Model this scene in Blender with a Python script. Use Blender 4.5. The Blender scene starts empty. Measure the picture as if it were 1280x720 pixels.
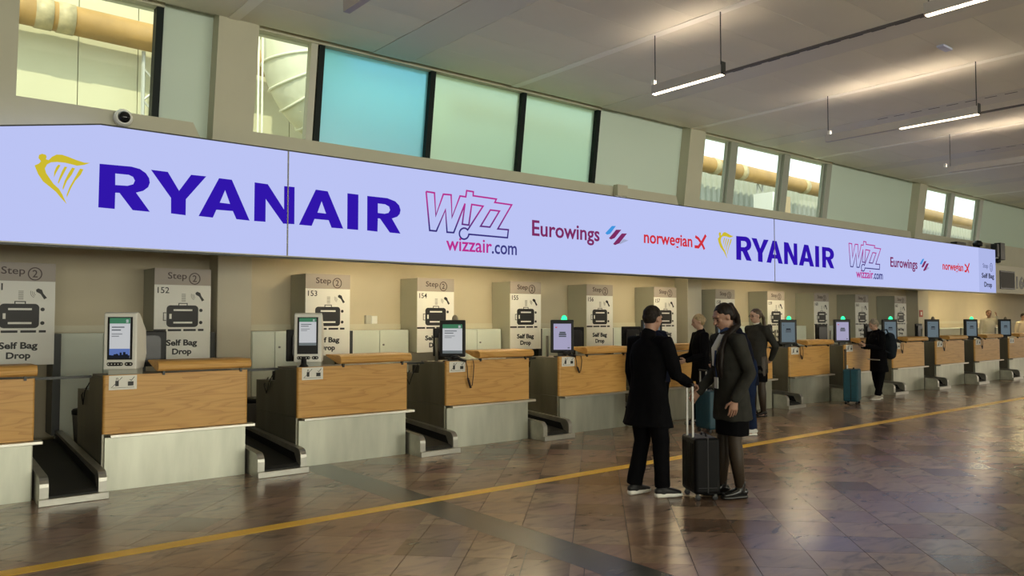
import bpy, bmesh, math, random
from mathutils import Vector, Matrix, noise
random.seed(7)
S = bpy.context.scene
COL = S.collection
# ------------------------------------------------------------------ camera, world, sun, exposure
F_PX, CAM_H, YAW, PITCH = 980.0, 1.62, math.radians(38.9), math.radians(2.22)
cam = bpy.data.cameras.new('camera'); cam_o = bpy.data.objects.new('camera', cam); COL.objects.link(cam_o)
cam.sensor_width = 36.0; cam.lens = F_PX / 1280 * 36.0; cam.clip_end = 300
cam_o.location = (0, 0, CAM_H); cam_o.rotation_euler = (math.pi/2 + PITCH, 0, -YAW)
S.camera = cam_o
S.view_settings.view_transform = 'Standard'; S.view_settings.look = 'None'
S.view_settings.gamma = 1.0; S.view_settings.use_curve_mapping = False
S.view_settings.exposure = 0.0
W = bpy.data.worlds.new('sky'); S.world = W; W.use_nodes = True
W.node_tree.nodes['Background'].inputs[0].default_value = (0.88, 0.97, 1.0, 1)
W.node_tree.nodes['Background'].inputs[1].default_value = 1.75
def lamp(name, kind, energy, color, loc, rot, **k):
    l = bpy.data.lights.new(name, kind); l.energy = energy; l.color = color
    for a, b in k.items(): setattr(l, a, b)
    o = bpy.data.objects.new(name, l); COL.objects.link(o); o.location = loc; o.rotation_euler = rot
    return o
lamp('sun', 'SUN', 3.0, (1.0, .93, .72), (0, 0, 30), (math.radians(48), 0, math.radians(-28)), angle=math.radians(1))
# daylight of the glazed hall front, behind the photographer and towards the far right end
lamp('front_daylight', 'AREA', 2500, (1.0, .985, .84), (5, -11.7, 2.6), (math.radians(118), 0, 0), shape='RECTANGLE', size=26, size_y=3.2)
lamp('end_daylight', 'AREA', 420, (1.0, .90, .74), (41.5, -1.5, 2.7), (math.radians(106), 0, math.radians(90)), shape='RECTANGLE', size=14, size_y=3.2)

# ------------------------------------------------------------------ pixel helpers (photo frame 1280x720)
_F0 = Vector((math.sin(YAW), math.cos(YAW), 0)); _R = Vector((math.cos(YAW), -math.sin(YAW), 0)); _Z = Vector((0, 0, 1))
_F = _F0*math.cos(PITCH) + _Z*math.sin(PITCH); _U = -_F0*math.sin(PITCH) + _Z*math.cos(PITCH); _C = Vector((0, 0, CAM_H))
def ray(u, v): return _F*F_PX + _R*(u-640) + _U*(360-v)
def on_y(u, v, y):
    q = ray(u, v); return _C + q*(y/q.y)
def on_z(u, v, z=0):
    q = ray(u, v); return _C + q*((z-CAM_H)/q.z)
def project(p):
    q = Vector(p) - _C; w = q.dot(_F)
    return (640+F_PX*q.dot(_R)/w, 360-F_PX*q.dot(_U)/w, w)

# ------------------------------------------------------------------ materials
MATS = {}
def mat(name, col, rough=.5, metal=0., spec=.5, emit=None, es=0., noise_amt=0., nscale=8., bump=0., bscale=60., stretch=None, alpha=None, trans=0.):
    if name in MATS: return MATS[name]
    m = bpy.data.materials.new(name); m.use_nodes = True; nt = m.node_tree; b = nt.nodes['Principled BSDF']
    b.inputs['Base Color'].default_value = (*col, 1); b.inputs['Roughness'].default_value = rough
    b.inputs['Metallic'].default_value = metal; b.inputs['Specular IOR Level'].default_value = spec
    if trans: b.inputs['Transmission Weight'].default_value = trans
    if emit: b.inputs['Emission Color'].default_value = (*emit, 1); b.inputs['Emission Strength'].default_value = es
    if noise_amt or bump:
        tc = nt.nodes.new('ShaderNodeTexCoord'); mp = nt.nodes.new('ShaderNodeMapping')
        nt.links.new(tc.outputs['Object'], mp.inputs[0])
        if stretch: mp.inputs['Scale'].default_value = stretch
    if noise_amt:
        n = nt.nodes.new('ShaderNodeTexNoise'); n.inputs['Scale'].default_value = nscale; n.inputs['Detail'].default_value = 4
        nt.links.new(mp.outputs[0], n.inputs['Vector'])
        r = nt.nodes.new('ShaderNodeValToRGB'); e = r.color_ramp.elements
        e[0].position = .3; e[1].position = .7
        e[0].color = (*[max(0, c*(1-noise_amt)) for c in col], 1); e[1].color = (*[min(1, c*(1+noise_amt)) for c in col], 1)
        nt.links.new(n.outputs[0], r.inputs[0]); nt.links.new(r.outputs[0], b.inputs['Base Color'])
    if bump:
        n2 = nt.nodes.new('ShaderNodeTexNoise'); n2.inputs['Scale'].default_value = bscale
        nt.links.new(mp.outputs[0], n2.inputs['Vector'])
        bp = nt.nodes.new('ShaderNodeBump'); bp.inputs['Strength'].default_value = bump; bp.inputs['Distance'].default_value = .01
        nt.links.new(n2.outputs[0], bp.inputs['Height']); nt.links.new(bp.outputs[0], b.inputs['Normal'])
    MATS[name] = m; return m
def emat(name, col, s):
    if name in MATS: return MATS[name]
    m = bpy.data.materials.new(name); m.use_nodes = True; nt = m.node_tree
    nt.nodes.remove(nt.nodes['Principled BSDF']); e = nt.nodes.new('ShaderNodeEmission')
    e.inputs[0].default_value = (*col, 1); e.inputs[1].default_value = s
    nt.links.new(e.outputs[0], nt.nodes['Material Output'].inputs[0]); MATS[name] = m; return m
def wood_mat():
    m = bpy.data.materials.new('oak'); m.use_nodes = True; nt = m.node_tree; b = nt.nodes['Principled BSDF']
    b.inputs['Roughness'].default_value = .42
    tc = nt.nodes.new('ShaderNodeTexCoord'); mp = nt.nodes.new('ShaderNodeMapping'); mp.inputs['Scale'].default_value = (.30, 1.5, 3.6)
    oi = nt.nodes.new('ShaderNodeObjectInfo'); ad = nt.nodes.new('ShaderNodeVectorMath'); ad.operation = 'MULTIPLY_ADD'
    nt.links.new(oi.outputs['Random'], ad.inputs[0]); ad.inputs[1].default_value = (9, 3, 5); nt.links.new(tc.outputs['Object'], ad.inputs[2])
    nt.links.new(ad.outputs[0], mp.inputs[0])
    n = nt.nodes.new('ShaderNodeTexNoise'); n.inputs['Scale'].default_value = 1.6; n.inputs['Detail'].default_value = 2
    nt.links.new(mp.outputs[0], n.inputs['Vector'])
    mu = nt.nodes.new('ShaderNodeMath'); mu.operation = 'MULTIPLY'; mu.inputs[1].default_value = 11
    fr = nt.nodes.new('ShaderNodeMath'); fr.operation = 'FRACT'
    nt.links.new(n.outputs[0], mu.inputs[0]); nt.links.new(mu.outputs[0], fr.inputs[0])
    r = nt.nodes.new('ShaderNodeValToRGB'); e = r.color_ramp.elements
    e[0].color = (.62, .32, .080, 1); e[1].color = (.76, .43, .125, 1); e[1].position = .45
    x = r.color_ramp.elements.new(.93); x.color = (.72, .40, .11, 1)
    nt.links.new(fr.outputs[0], r.inputs[0])
    n2 = nt.nodes.new('ShaderNodeTexNoise'); n2.inputs['Scale'].default_value = 14; n2.inputs['Detail'].default_value = 6
    mp2 = nt.nodes.new('ShaderNodeMapping'); mp2.inputs['Scale'].default_value = (.3, 1, 8)
    nt.links.new(ad.outputs[0], mp2.inputs[0]); nt.links.new(mp2.outputs[0], n2.inputs['Vector'])
    mx = nt.nodes.new('ShaderNodeMix'); mx.data_type = 'RGBA'; mx.blend_type = 'MULTIPLY'; mx.inputs[0].default_value = .22
    nt.links.new(r.outputs[0], mx.inputs[6]); nt.links.new(n2.outputs[0], mx.inputs[7])
    nt.links.new(mx.outputs[2], b.inputs['Base Color'])
    return m
def steel_mat(name, col, rough, vert=True, metal=.75):
    m = bpy.data.materials.new(name); m.use_nodes = True; nt = m.node_tree; b = nt.nodes['Principled BSDF']
    b.inputs['Metallic'].default_value = metal
    tc = nt.nodes.new('ShaderNodeTexCoord'); mp = nt.nodes.new('ShaderNodeMapping')
    mp.inputs['Scale'].default_value = (2.2, 2.2, .35) if vert else (.4, 3, 3)
    nt.links.new(tc.outputs['Object'], mp.inputs[0])
    n = nt.nodes.new('ShaderNodeTexNoise'); n.inputs['Scale'].default_value = 2.5; n.inputs['Detail'].default_value = 5
    nt.links.new(mp.outputs[0], n.inputs['Vector'])
    r = nt.nodes.new('ShaderNodeValToRGB'); e = r.color_ramp.elements; e[0].position = .32; e[1].position = .68
    e[0].color = (*[c*.82 for c in col], 1); e[1].color = (*[min(1, c*1.1) for c in col], 1)
    nt.links.new(n.outputs[0], r.inputs[0]); nt.links.new(r.outputs[0], b.inputs['Base Color'])
    mr = nt.nodes.new('ShaderNodeMapRange'); mr.inputs[3].default_value = rough-.08; mr.inputs[4].default_value = rough+.08
    nt.links.new(n.outputs[0], mr.inputs[0]); nt.links.new(mr.outputs[0], b.inputs['Roughness'])
    return m
TS = .405; A0 = .15; B0R = .57; B0L = .80
def tile_mat():
    m = bpy.data.materials.new('marbled_granite'); m.use_nodes = True; nt = m.node_tree; b = nt.nodes['Principled BSDF']
    N = nt.nodes.new; L = nt.links.new
    g = N('ShaderNodeNewGeometry'); rot = N('ShaderNodeVectorRotate'); rot.rotation_type = 'Z_AXIS'; rot.inputs['Angle'].default_value = math.radians(45)
    L(g.outputs['Position'], rot.inputs['Vector'])
    sc = N('ShaderNodeVectorMath'); sc.operation = 'MULTIPLY_ADD'; sc.inputs[1].default_value = (1/TS, 1/TS, 0); sc.inputs[2].default_value = (-B0R, -A0, 0)
    L(rot.outputs[0], sc.inputs[0])
    fl = N('ShaderNodeVectorMath'); fl.operation = 'FLOOR'; L(sc.outputs[0], fl.inputs[0])
    wn = N('ShaderNodeTexWhiteNoise'); wn.noise_dimensions = '3D'; L(fl.outputs[0], wn.inputs['Vector'])
    r = N('ShaderNodeValToRGB'); e = r.color_ramp.elements
    cols = [(0, (.140, .088, .062)), (.2, (.29, .205, .138)), (.4, (.22, .145, .105)), (.6, (.35, .255, .172)), (.8, (.235, .145, .115)), (1, (.31, .235, .160))]
    e[0].position, e[1].position = 0, 1; e[0].color = (*cols[0][1], 1); e[1].color = (*cols[-1][1], 1)
    for p, c in cols[1:-1]: x = e.new(p); x.color = (*c, 1)
    L(wn.outputs['Value'], r.inputs[0])
    # veins: distorted noise, offset per tile
    off = N('ShaderNodeVectorMath'); off.operation = 'MULTIPLY_ADD'; off.inputs[1].default_value = (7, 7, 7); L(wn.outputs['Color'], off.inputs[0]); L(g.outputs['Position'], off.inputs[2])
    mp = N('ShaderNodeMapping'); mp.inputs['Rotation'].default_value = (0, 0, .5); mp.inputs['Scale'].default_value = (1.0, 2.6, 1); L(off.outputs[0], mp.inputs[0])
    n = N('ShaderNodeTexNoise'); n.inputs['Scale'].default_value = 2.2; n.inputs['Detail'].default_value = 4; n.inputs['Roughness'].default_value = .5; n.inputs['Distortion'].default_value = 1.6; L(mp.outputs[0], n.inputs['Vector'])
    vr = N('ShaderNodeValToRGB'); ve = vr.color_ramp.elements; ve[0].position = .30; ve[0].color = (.44, .46, .48, 1); ve[1].position = .62; ve[1].color = (1.10, 1.06, 1, 1)
    x = ve.new(.44); x.color = (.93, .91, .90, 1)
    L(n.outputs[0], vr.inputs[0])
    mx = N('ShaderNodeMix'); mx.data_type = 'RGBA'; mx.blend_type = 'MULTIPLY'; mx.inputs[0].default_value = .85; L(r.outputs[0], mx.inputs[6]); L(vr.outputs[0], mx.inputs[7])
    L(mx.outputs[2], b.inputs['Base Color'])
    mr = N('ShaderNodeMapRange'); mr.inputs[3].default_value = .20; mr.inputs[4].default_value = .27; L(wn.outputs['Value'], mr.inputs[0]); L(mr.outputs[0], b.inputs['Roughness'])
    b.inputs['Specular IOR Level'].default_value = .42
    return m
OAK = wood_mat(); TILE = tile_mat()
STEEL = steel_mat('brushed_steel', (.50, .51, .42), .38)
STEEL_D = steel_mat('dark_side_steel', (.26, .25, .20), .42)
RAIL = steel_mat('rail_steel', (.44, .43, .38), .34, False, .75)
STRIPE = mat('dark_granite', (.075, .075, .066), .25, noise_amt=.25, nscale=5, spec=.6)
GROUT = mat('grout', (.035, .030, .026), .8)
YELLOW = mat('yellow_tape', (.88, .52, .03), .4, noise_amt=.08, nscale=3)
WALL = mat('wall_paint', (.56, .53, .43), .7, noise_amt=.03, nscale=2)
BACKWALL = mat('back_wall_paint', (.58, .51, .36), .6, noise_amt=.03, nscale=1.5)
FASCIA = mat('fascia_beige', (.55, .535, .405), .65, noise_amt=.03, nscale=2)
CEIL = mat('ceiling_panel', (.80, .765, .635), .55, spec=.25, noise_amt=.03, nscale=1.2)
CEIL_B = mat('ceiling_band', (.93, .91, .80), .5)
CEIL_S = mat('ceiling_strip', (.70, .67, .58), .5)
INFILL = None
CAB = mat('cabinet_white', (.74, .80, .70), .45)
BLACK = mat('black_plastic', (.010, .010, .011), .45, spec=.3)
RUBBER = mat('belt_rubber', (.013, .013, .011), .6, noise_amt=.3, nscale=3)
DARKMET = mat('dark_metal', (.035, .037, .035), .4, metal=.3)
MULL = mat('mullion_dark', (.008, .014, .012), .5, spec=.15)
MULL_L = mat('mullion_grey', (.36, .38, .32), .45)
WHITEP = mat('white_plastic', (.84, .84, .78), .4)
GREYP = mat('grey_plastic', (.30, .30, .28), .45)
SIGNW = mat('sign_white', (.84, .83, .76), .5)
SIGNG = mat('sign_header_grey', (.40, .35, .30), .5)
SIGNS = mat('sign_side_grey', (.42, .42, .34), .55)
PRINT = mat('print_black', (.012, .011, .010), .5)
PRINTBR = mat('print_brown', (.06, .035, .03), .5)
PRINTGR = mat('print_grey', (.33, .32, .28), .5)
GLASSM = None
def glass_mat():
    m = bpy.data.materials.new('clear_glass'); m.use_nodes = True; nt = m.node_tree; nt.nodes.remove(nt.nodes['Principled BSDF'])
    t = nt.nodes.new('ShaderNodeBsdfTransparent'); t.inputs[0].default_value = (.93, .97, .93, 1)
    g = nt.nodes.new('ShaderNodeBsdfGlossy'); g.inputs['Roughness'].default_value = .02
    mx = nt.nodes.new('ShaderNodeMixShader'); mx.inputs[0].default_value = .02
    nt.links.new(t.outputs[0], mx.inputs[1]); nt.links.new(g.outputs[0], mx.inputs[2]); nt.links.new(mx.outputs[0], nt.nodes['Material Output'].inputs[0]); return m
def frosted(name, col, body=.45):
    m = bpy.data.materials.new(name); m.use_nodes = True; nt = m.node_tree; nt.nodes.remove(nt.nodes['Principled BSDF'])
    t = nt.nodes.new('ShaderNodeBsdfTranslucent'); t.inputs[0].default_value = (*col, 1)
    rf = nt.nodes.new('ShaderNodeBsdfRefraction'); rf.inputs['Roughness'].default_value = .5; rf.inputs['IOR'].default_value = 1.12; rf.inputs[0].default_value = (*col, 1)
    g = nt.nodes.new('ShaderNodeBsdfGlossy'); g.inputs['Roughness'].default_value = .25; g.inputs[0].default_value = (.9, .9, .9, 1)
    a = nt.nodes.new('ShaderNodeMixShader'); a.inputs[0].default_value = body
    nt.links.new(rf.outputs[0], a.inputs[1]); nt.links.new(t.outputs[0], a.inputs[2])
    b = nt.nodes.new('ShaderNodeMixShader'); b.inputs[0].default_value = .05
    nt.links.new(a.outputs[0], b.inputs[1]); nt.links.new(g.outputs[0], b.inputs[2]); nt.links.new(b.outputs[0], nt.nodes['Material Output'].inputs[0]); return m
GLASSM = glass_mat()
def infill_mat():
    m = bpy.data.materials.new('white_infill'); m.use_nodes = True; nt = m.node_tree; nt.nodes.remove(nt.nodes['Principled BSDF'])
    a = nt.nodes.new('ShaderNodeBsdfDiffuse'); a.inputs[0].default_value = (.76, .88, .78, 1); b = nt.nodes.new('ShaderNodeBsdfTranslucent'); b.inputs[0].default_value = (.62, .72, .58, 1)
    mx = nt.nodes.new('ShaderNodeMixShader'); mx.inputs[0].default_value = .15; nt.links.new(a.outputs[0], mx.inputs[1]); nt.links.new(b.outputs[0], mx.inputs[2]); nt.links.new(mx.outputs[0], nt.nodes['Material Output'].inputs[0]); return m
INFILL = infill_mat()
FROST_B = frosted('frosted_blue', (.46, .80, .92)); FROST_G = frosted('frosted_green', (.74, .88, .78))
LBOX = emat('lightbox_face', (.50, .55, .905), 1.0); LBOX2 = emat('lightbox_face_end', (.42, .47, .80), 1.0)
PURPLE = emat('print_violet', (.030, .008, .40), 1.0); GOLD = emat('print_gold', (.60, .49, .03), 1.0)
PINK = emat('print_pink', (.48, .03, .27), 1.0); NAVY = emat('print_navy', (.045, .045, .22), 1.0)
WINE = emat('print_wine', (.20, .025, .12), 1.0); SKYB = emat('print_sky', (.05, .30, .74), 1.0); RED = emat('print_red', (.62, .03, .045), 1.0)
SHADOWP = emat('print_lightgrey', (.36, .40, .60), 1.0); INKL = emat('print_dark_lit', (.03, .032, .07), 1.0); INKG = emat('print_grey_lit', (.14, .16, .33), 1.0)

# ------------------------------------------------------------------ mesh helpers
class MB:
    def __init__(s): s.v = []; s.f = []
    def quadstrip(s, a): pass
    def box(s, x0, x1, y0, y1, z0, z1):
        b = len(s.v)
        s.v += [(x0, y0, z0), (x1, y0, z0), (x1, y1, z0), (x0, y1, z0), (x0, y0, z1), (x1, y0, z1), (x1, y1, z1), (x0, y1, z1)]
        s.f += [tuple(b+i for i in q) for q in ((3, 2, 1, 0), (4, 5, 6, 7), (0, 1, 5, 4), (1, 2, 6, 5), (2, 3, 7, 6), (3, 0, 4, 7))]
        return s
    def prism(s, poly, axis, a, b):
        """poly: 2D points (counter-clockwise or not) extruded along axis from a to b"""
        def P(p, t):
            return {'x': (t, p[0], p[1]), 'y': (p[0], t, p[1]), 'z': (p[0], p[1], t)}[axis]
        k = len(s.v); n = len(poly)
        s.v += [P(p, a) for p in poly] + [P(p, b) for p in poly]
        s.f += [tuple(range(k+n-1, k-1, -1)), tuple(range(k+n, k+2*n))]
        for i in range(n): j = (i+1) % n; s.f.append((k+i, k+j, k+n+j, k+n+i))
        return s
    def hexa(s, pts):
        b = len(s.v); s.v += [tuple(p) for p in pts]
        s.f += [tuple(b+i for i in q) for q in ((3, 2, 1, 0), (4, 5, 6, 7), (0, 1, 5, 4), (1, 2, 6, 5), (2, 3, 7, 6), (3, 0, 4, 7))]
        return s
    def tube(s, pts, r, n=8, side=None, caps=True):
        """pts: path; r: float, list of float or list of (a,b) semi-axes"""
        pts = [Vector(p) for p in pts]; m = len(pts); k = len(s.v)
        rr = []
        for i in range(m):
            q = r[i] if isinstance(r, (list,)) else r
            rr.append(q if isinstance(q, tuple) else (q, q))
        prev = None
        for i, p in enumerate(pts):
            t = (pts[min(i+1, m-1)] - pts[max(i-1, 0)])
            t = t.normalized() if t.length > 1e-9 else Vector((0, 0, 1))
            ref = Vector(side) if side is not None else (prev if prev is not None else (Vector((1, 0, 0)) if abs(t.x) < .9 else Vector((0, 1, 0))))
            a = (ref - t*ref.dot(t))
            if a.length < 1e-6: a = t.orthogonal()
            a.normalize(); b = t.cross(a); prev = a
            for j in range(n):
                th = 2*math.pi*j/n
                s.v.append(tuple(p + a*(rr[i][0]*math.cos(th)) + b*(rr[i][1]*math.sin(th))))
        for i in range(m-1):
            for j in range(n):
                j2 = (j+1) % n; s.f.append((k+i*n+j, k+i*n+j2, k+(i+1)*n+j2, k+(i+1)*n+j))
        if caps:
            s.f.append(tuple(k+j for j in range(n-1, -1, -1))); s.f.append(tuple(k+(m-1)*n+j for j in range(n)))
        return s
    def loft(s, pts, rad, side=(1, 0, 0), n=16, flat=(0, 0)):
        """rounded closed limb: adds shrinking rings at both ends"""
        pts = [Vector(p) for p in pts]; rad = [q if isinstance(q, tuple) else (q, q) for q in rad]
        d0 = (pts[0]-pts[1]).normalized(); d1 = (pts[-1]-pts[-2]).normalized()
        m0 = min(rad[0]); m1 = min(rad[-1]); P = []; Q = []
        for f, sc in (() if flat[0] else ((.98, .25), (.75, .66), (.4, .92))): P.append(pts[0]+d0*m0*f); Q.append((rad[0][0]*sc, rad[0][1]*sc))
        P += pts; Q += rad
        for f, sc in (() if flat[1] else ((.4, .92), (.75, .66), (.98, .25))): P.append(pts[-1]+d1*m1*f); Q.append((rad[-1][0]*sc, rad[-1][1]*sc))
        return s.tube(P, Q, n, side)
    def ell(s, c, r, M=None, nu=18, nv=11):
        k = len(s.v); M = M or Matrix.Identity(4)
        for i in range(nv+1):
            ph = math.pi*i/nv - math.pi/2
            if i in (0, nv): ph *= .985
            for j in range(nu):
                th = 2*math.pi*j/nu
                s.v.append(tuple(M @ Vector((c[0]+r[0]*math.cos(ph)*math.cos(th), c[1]+r[1]*math.cos(ph)*math.sin(th), c[2]+r[2]*math.sin(ph)))))
        for i in range(nv):
            for j in range(nu):
                j2 = (j+1) % nu; s.f.append((k+i*nu+j, k+i*nu+j2, k+(i+1)*nu+j2, k+(i+1)*nu+j))
        s.f.append(tuple(k+j for j in range(nu-1, -1, -1))); s.f.append(tuple(k+nv*nu+j for j in range(nu)))
        return s
    def lathe(s, prof, c=(0, 0, 0), n=20, axis='z'):
        k = len(s.v)
        for r, h in prof:
            for j in range(n):
                th = 2*math.pi*j/n; a, b = r*math.cos(th), r*math.sin(th)
                s.v.append({'z': (c[0]+a, c[1]+b, c[2]+h), 'y': (c[0]+a, c[1]+h, c[2]+b), 'x': (c[0]+h, c[1]+a, c[2]+b)}[axis])
        for i in range(len(prof)-1):
            for j in range(n):
                j2 = (j+1) % n; s.f.append((k+i*n+j, k+i*n+j2, k+(i+1)*n+j2, k+(i+1)*n+j))
        s.f.append(tuple(k+j for j in range(n-1, -1, -1))); s.f.append(tuple(k+(len(prof)-1)*n+j for j in range(n)))
        return s
    def mesh(s, name, bevel=0, seg=2, smooth=False):
        me = bpy.data.meshes.new(name); me.from_pydata([tuple(v) for v in s.v], [], s.f)
        bm = bmesh.new(); bm.from_mesh(me); bmesh.ops.recalc_face_normals(bm, faces=bm.faces)
        if bevel:
            ed = [e for e in bm.edges if len(e.link_faces) == 2 and e.calc_face_angle(0) > .5]
            bmesh.ops.bevel(bm, geom=ed, offset=bevel, segments=seg, affect='EDGES', profile=.5)
        bm.to_mesh(me); bm.free()
        if smooth:
            for p in me.polygons: p.use_smooth = True
        return me
    def build(s, name, m, parent=None, bevel=0, seg=2, smooth=False, loc=None):
        return link(name, s.mesh(name, bevel, seg, smooth), m, parent, loc)
def link(name, me, m, parent=None, loc=None):
    if m is not None: me.materials.clear(); me.materials.append(m)
    o = bpy.data.objects.new(name, me); COL.objects.link(o)
    if parent: o.parent = parent
    if loc is not None: o.location = loc
    return o
def tag(o, label, cat=None, group=None, kind=None):
    o['label'] = label
    if cat: o['category'] = cat
    if group: o['group'] = group
    if kind: o['kind'] = kind
    return o
def thing(name, label, cat, loc=(0, 0, 0), rz=0, group=None):
    o = bpy.data.objects.new(name, None); COL.objects.link(o); o.location = loc; o.rotation_euler = (0, 0, rz)
    o.empty_display_size = .1
    return tag(o, label, cat, group)
def struct(o, label): o['kind'] = 'structure'; o['label'] = label; return o
def copy_tree(o, parent=None):
    c = o.copy(); COL.objects.link(c)
    if parent is not None: c.parent = parent
    for ch in list(o.children): copy_tree(ch, c)
    return c
def shape_mesh(name, polys, depth=.0015):
    """flat filled outline(s) in the XZ plane facing -Y; inner outlines become holes"""
    cu = bpy.data.curves.new(name, 'CURVE'); cu.dimensions = '2D'; cu.fill_mode = 'BOTH'; cu.extrude = depth
    for p in polys:
        sp = cu.splines.new('POLY'); sp.points.add(len(p)-1); sp.use_cyclic_u = True
        for i, q in enumerate(p): sp.points[i].co = (q[0], q[1], 0, 1)
    return curve_to_mesh(cu, name)
def curve_to_mesh(cu, name):
    o = bpy.data.objects.new(name, cu); COL.objects.link(o)
    dg = bpy.context.evaluated_depsgraph_get(); me = bpy.data.meshes.new_from_object(o.evaluated_get(dg))
    bpy.data.objects.remove(o); bpy.data.curves.remove(cu)
    me.name = name; me.transform(Matrix.Rotation(math.pi/2, 4, 'X')); return me
def text_mesh(name, body, w=None, h=None, bold=0., cx=None, depth=.0012):
    """lettering standing in the XZ plane, lower left at the origin (or centred on x=0); scaled to w by h"""
    cu = bpy.data.curves.new(name, 'FONT'); cu.body = body; cu.size = 1; cu.offset = bold; cu.extrude = .001; cu.resolution_u = 3
    if cx: cu.align_x = 'CENTER'
    me = curve_to_mesh(cu, name)
    xs = [v.co.x for v in me.vertices]; zs = [v.co.z for v in me.vertices]
    sx = w/(max(xs)-min(xs)) if w else 1; sz = h/(max(zs)-min(zs)) if h else sx
    if not w: sx = sz
    x0 = (min(xs)+max(xs))/2 if cx else min(xs); z0 = min(zs)
    for v in me.vertices: v.co = ((v.co.x-x0)*sx, v.co.y/.001*depth, (v.co.z-z0)*sz)
    return me
def ribbon(mb, pts, w, y=0, closed=False, d=.0012):
    """stroke of width w along points in XZ, mitred"""
    P = [Vector((p[0], p[1])) for p in pts]; n = len(P); L = []; Rr = []
    for i in range(n):
        a = P[(i-1) % n] if (closed or i > 0) else None; c = P[(i+1) % n] if (closed or i < n-1) else None
        d1 = (P[i]-a).normalized() if a is not None else None; d2 = (c-P[i]).normalized() if c is not None else None
        if d1 is None: d1 = d2
        if d2 is None: d2 = d1
        n1 = Vector((-d1.y, d1.x)); n2 = Vector((-d2.y, d2.x)); m = n1+n2
        m = m.normalized() if m.length > 1e-6 else n1
        k = min(2.2, 1/max(.3, m.dot(n1)))
        L.append(P[i]+m*w/2*k); Rr.append(P[i]-m*w/2*k)
    b = len(mb.v)
    for i in range(n): mb.v += [(L[i].x, y-d, L[i].y), (Rr[i].x, y-d, Rr[i].y), (Rr[i].x, y+d, Rr[i].y), (L[i].x, y+d, L[i].y)]
    for i in range(n if closed else n-1):
        j = (i+1) % n
        for e in range(4): e2 = (e+1) % 4; mb.f.append((b+4*i+e, b+4*i+e2, b+4*j+e2, b+4*j+e))
    if not closed: mb.f += [(b, b+1, b+2, b+3), (b+4*(n-1)+3, b+4*(n-1)+2, b+4*(n-1)+1, b+4*(n-1))]

# ------------------------------------------------------------------ floor
def clip(poly, ax, val, keep_less):
    out = []
    for i in range(len(poly)):
        a, b = poly[i], poly[(i+1) % len(poly)]
        ia = (a[ax] <= val) == keep_less; ib = (b[ax] <= val) == keep_less
        if ia: out.append(a)
        if ia != ib:
            t = (val-a[ax])/(b[ax]-a[ax]); out.append((a[0]+(b[0]-a[0])*t, a[1]+(b[1]-a[1])*t))
    return out
floor = MB().box(-10, 42, -12, 14, -.25, -.006).build('floor', GROUT); struct(floor, 'brown marbled stone tile floor laid diagonally')
SX0, SX1 = 3.60, 3.94
tiles = []
r2 = math.sqrt(2)
for side in (0, 1):
    b0 = B0R if side else B0L
    for ia in range(-14, 80):
        for ib in range(-24, 74):
            a0, b0_ = (ia+A0)*TS, (ib+b0)*TS
            ca, cb = a0+TS/2, b0_+TS/2; cx, cy = (ca+cb)/r2, (ca-cb)/r2
            if not (-4 < cx < 36 and -3 < cy < 9.0): continue
            g = .0022; a1, a2, b1, b2 = a0+g, a0+TS-g, b0_+g, b0_+TS-g
            poly = [((a+b)/r2, (a-b)/r2) for a, b in ((a1, b1), (a1, b2), (a2, b2), (a2, b1))]
            poly = clip(poly, 0, SX0-.002, True) if not side else clip(poly, 0, SX1+.002, False)
            if len(poly) < 3: continue
            poly = clip(poly, 1, 8.9, True)
            if len(poly) < 3: continue
            xs = [p[0] for p in poly]; ys = [p[1] for p in poly]
            if (max(xs)-min(xs))*(max(ys)-min(ys)) < .003: continue
            tiles.append((poly, (sum(xs)/len(xs), sum(ys)/len(ys))))
def in_view(c):
    if c[0]*_F0.x + c[1]*_F0.y < .5: return False
    u, v, w = project((c[0], c[1], 0)); return -40 < u < 1320 and v < 760
near = sorted([t for t in tiles if in_view(t[1]) and t[1][1] < 8.2], key=lambda t: t[1][0]**2+t[1][1]**2)[:270]
ids = set(id(t) for t in near)
for t in near:
    c = t[1]; MB().prism([(p[0]-c[0], p[1]-c[1]) for p in t[0]], 'z', -.006, 0).build('tile', TILE, floor, loc=(c[0], c[1], 0))
rest = MB()
for t in tiles:
    if id(t) not in ids: rest.prism(t[0], 'z', -.006, 0)
o = rest.build('tile_field', TILE, floor); o['kind'] = 'stuff'
y = 8.9
while y > -3:
    MB().box(SX0, SX1, 0, .597, -.006, 0).build('stripe_slab', STRIPE, floor, loc=(0, y-.6, 0)); y -= .6
line = MB().box(-6, 36, 5.875, 6.02, .0005, .0025).build('floor_line', YELLOW)
tag(line, 'thin yellow guide line taped along the stone floor', 'floor line')

XI = {-1: -.27, 0: 1.65, 1: 3.565, 2: 5.51, 3: 7.41, 4: 9.33, 5: 11.25, 6: 13.2, 7: 15.2, 8: 17.26, 9: 19.4, 10: 21.65, 11: 23.92, 12: 26.2}
STN = list(range(-1, 12))
SCX = {i: (XI[i+1]-XI[i])/1.92 for i in STN}
YF = 8.13; YW = 10.62
pod = MB()
for i in STN: pod.box(XI[i]+.05, XI[i]+1.33*SCX[i], 9.36, YW, 0, .16)
pod.box(26.3, 31, 8.9, YW, 0, .16)
struct(pod.build('floor_podium', mat('podium', (.16, .13, .10), .6)), 'low raised staff platform behind the counters')

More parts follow.
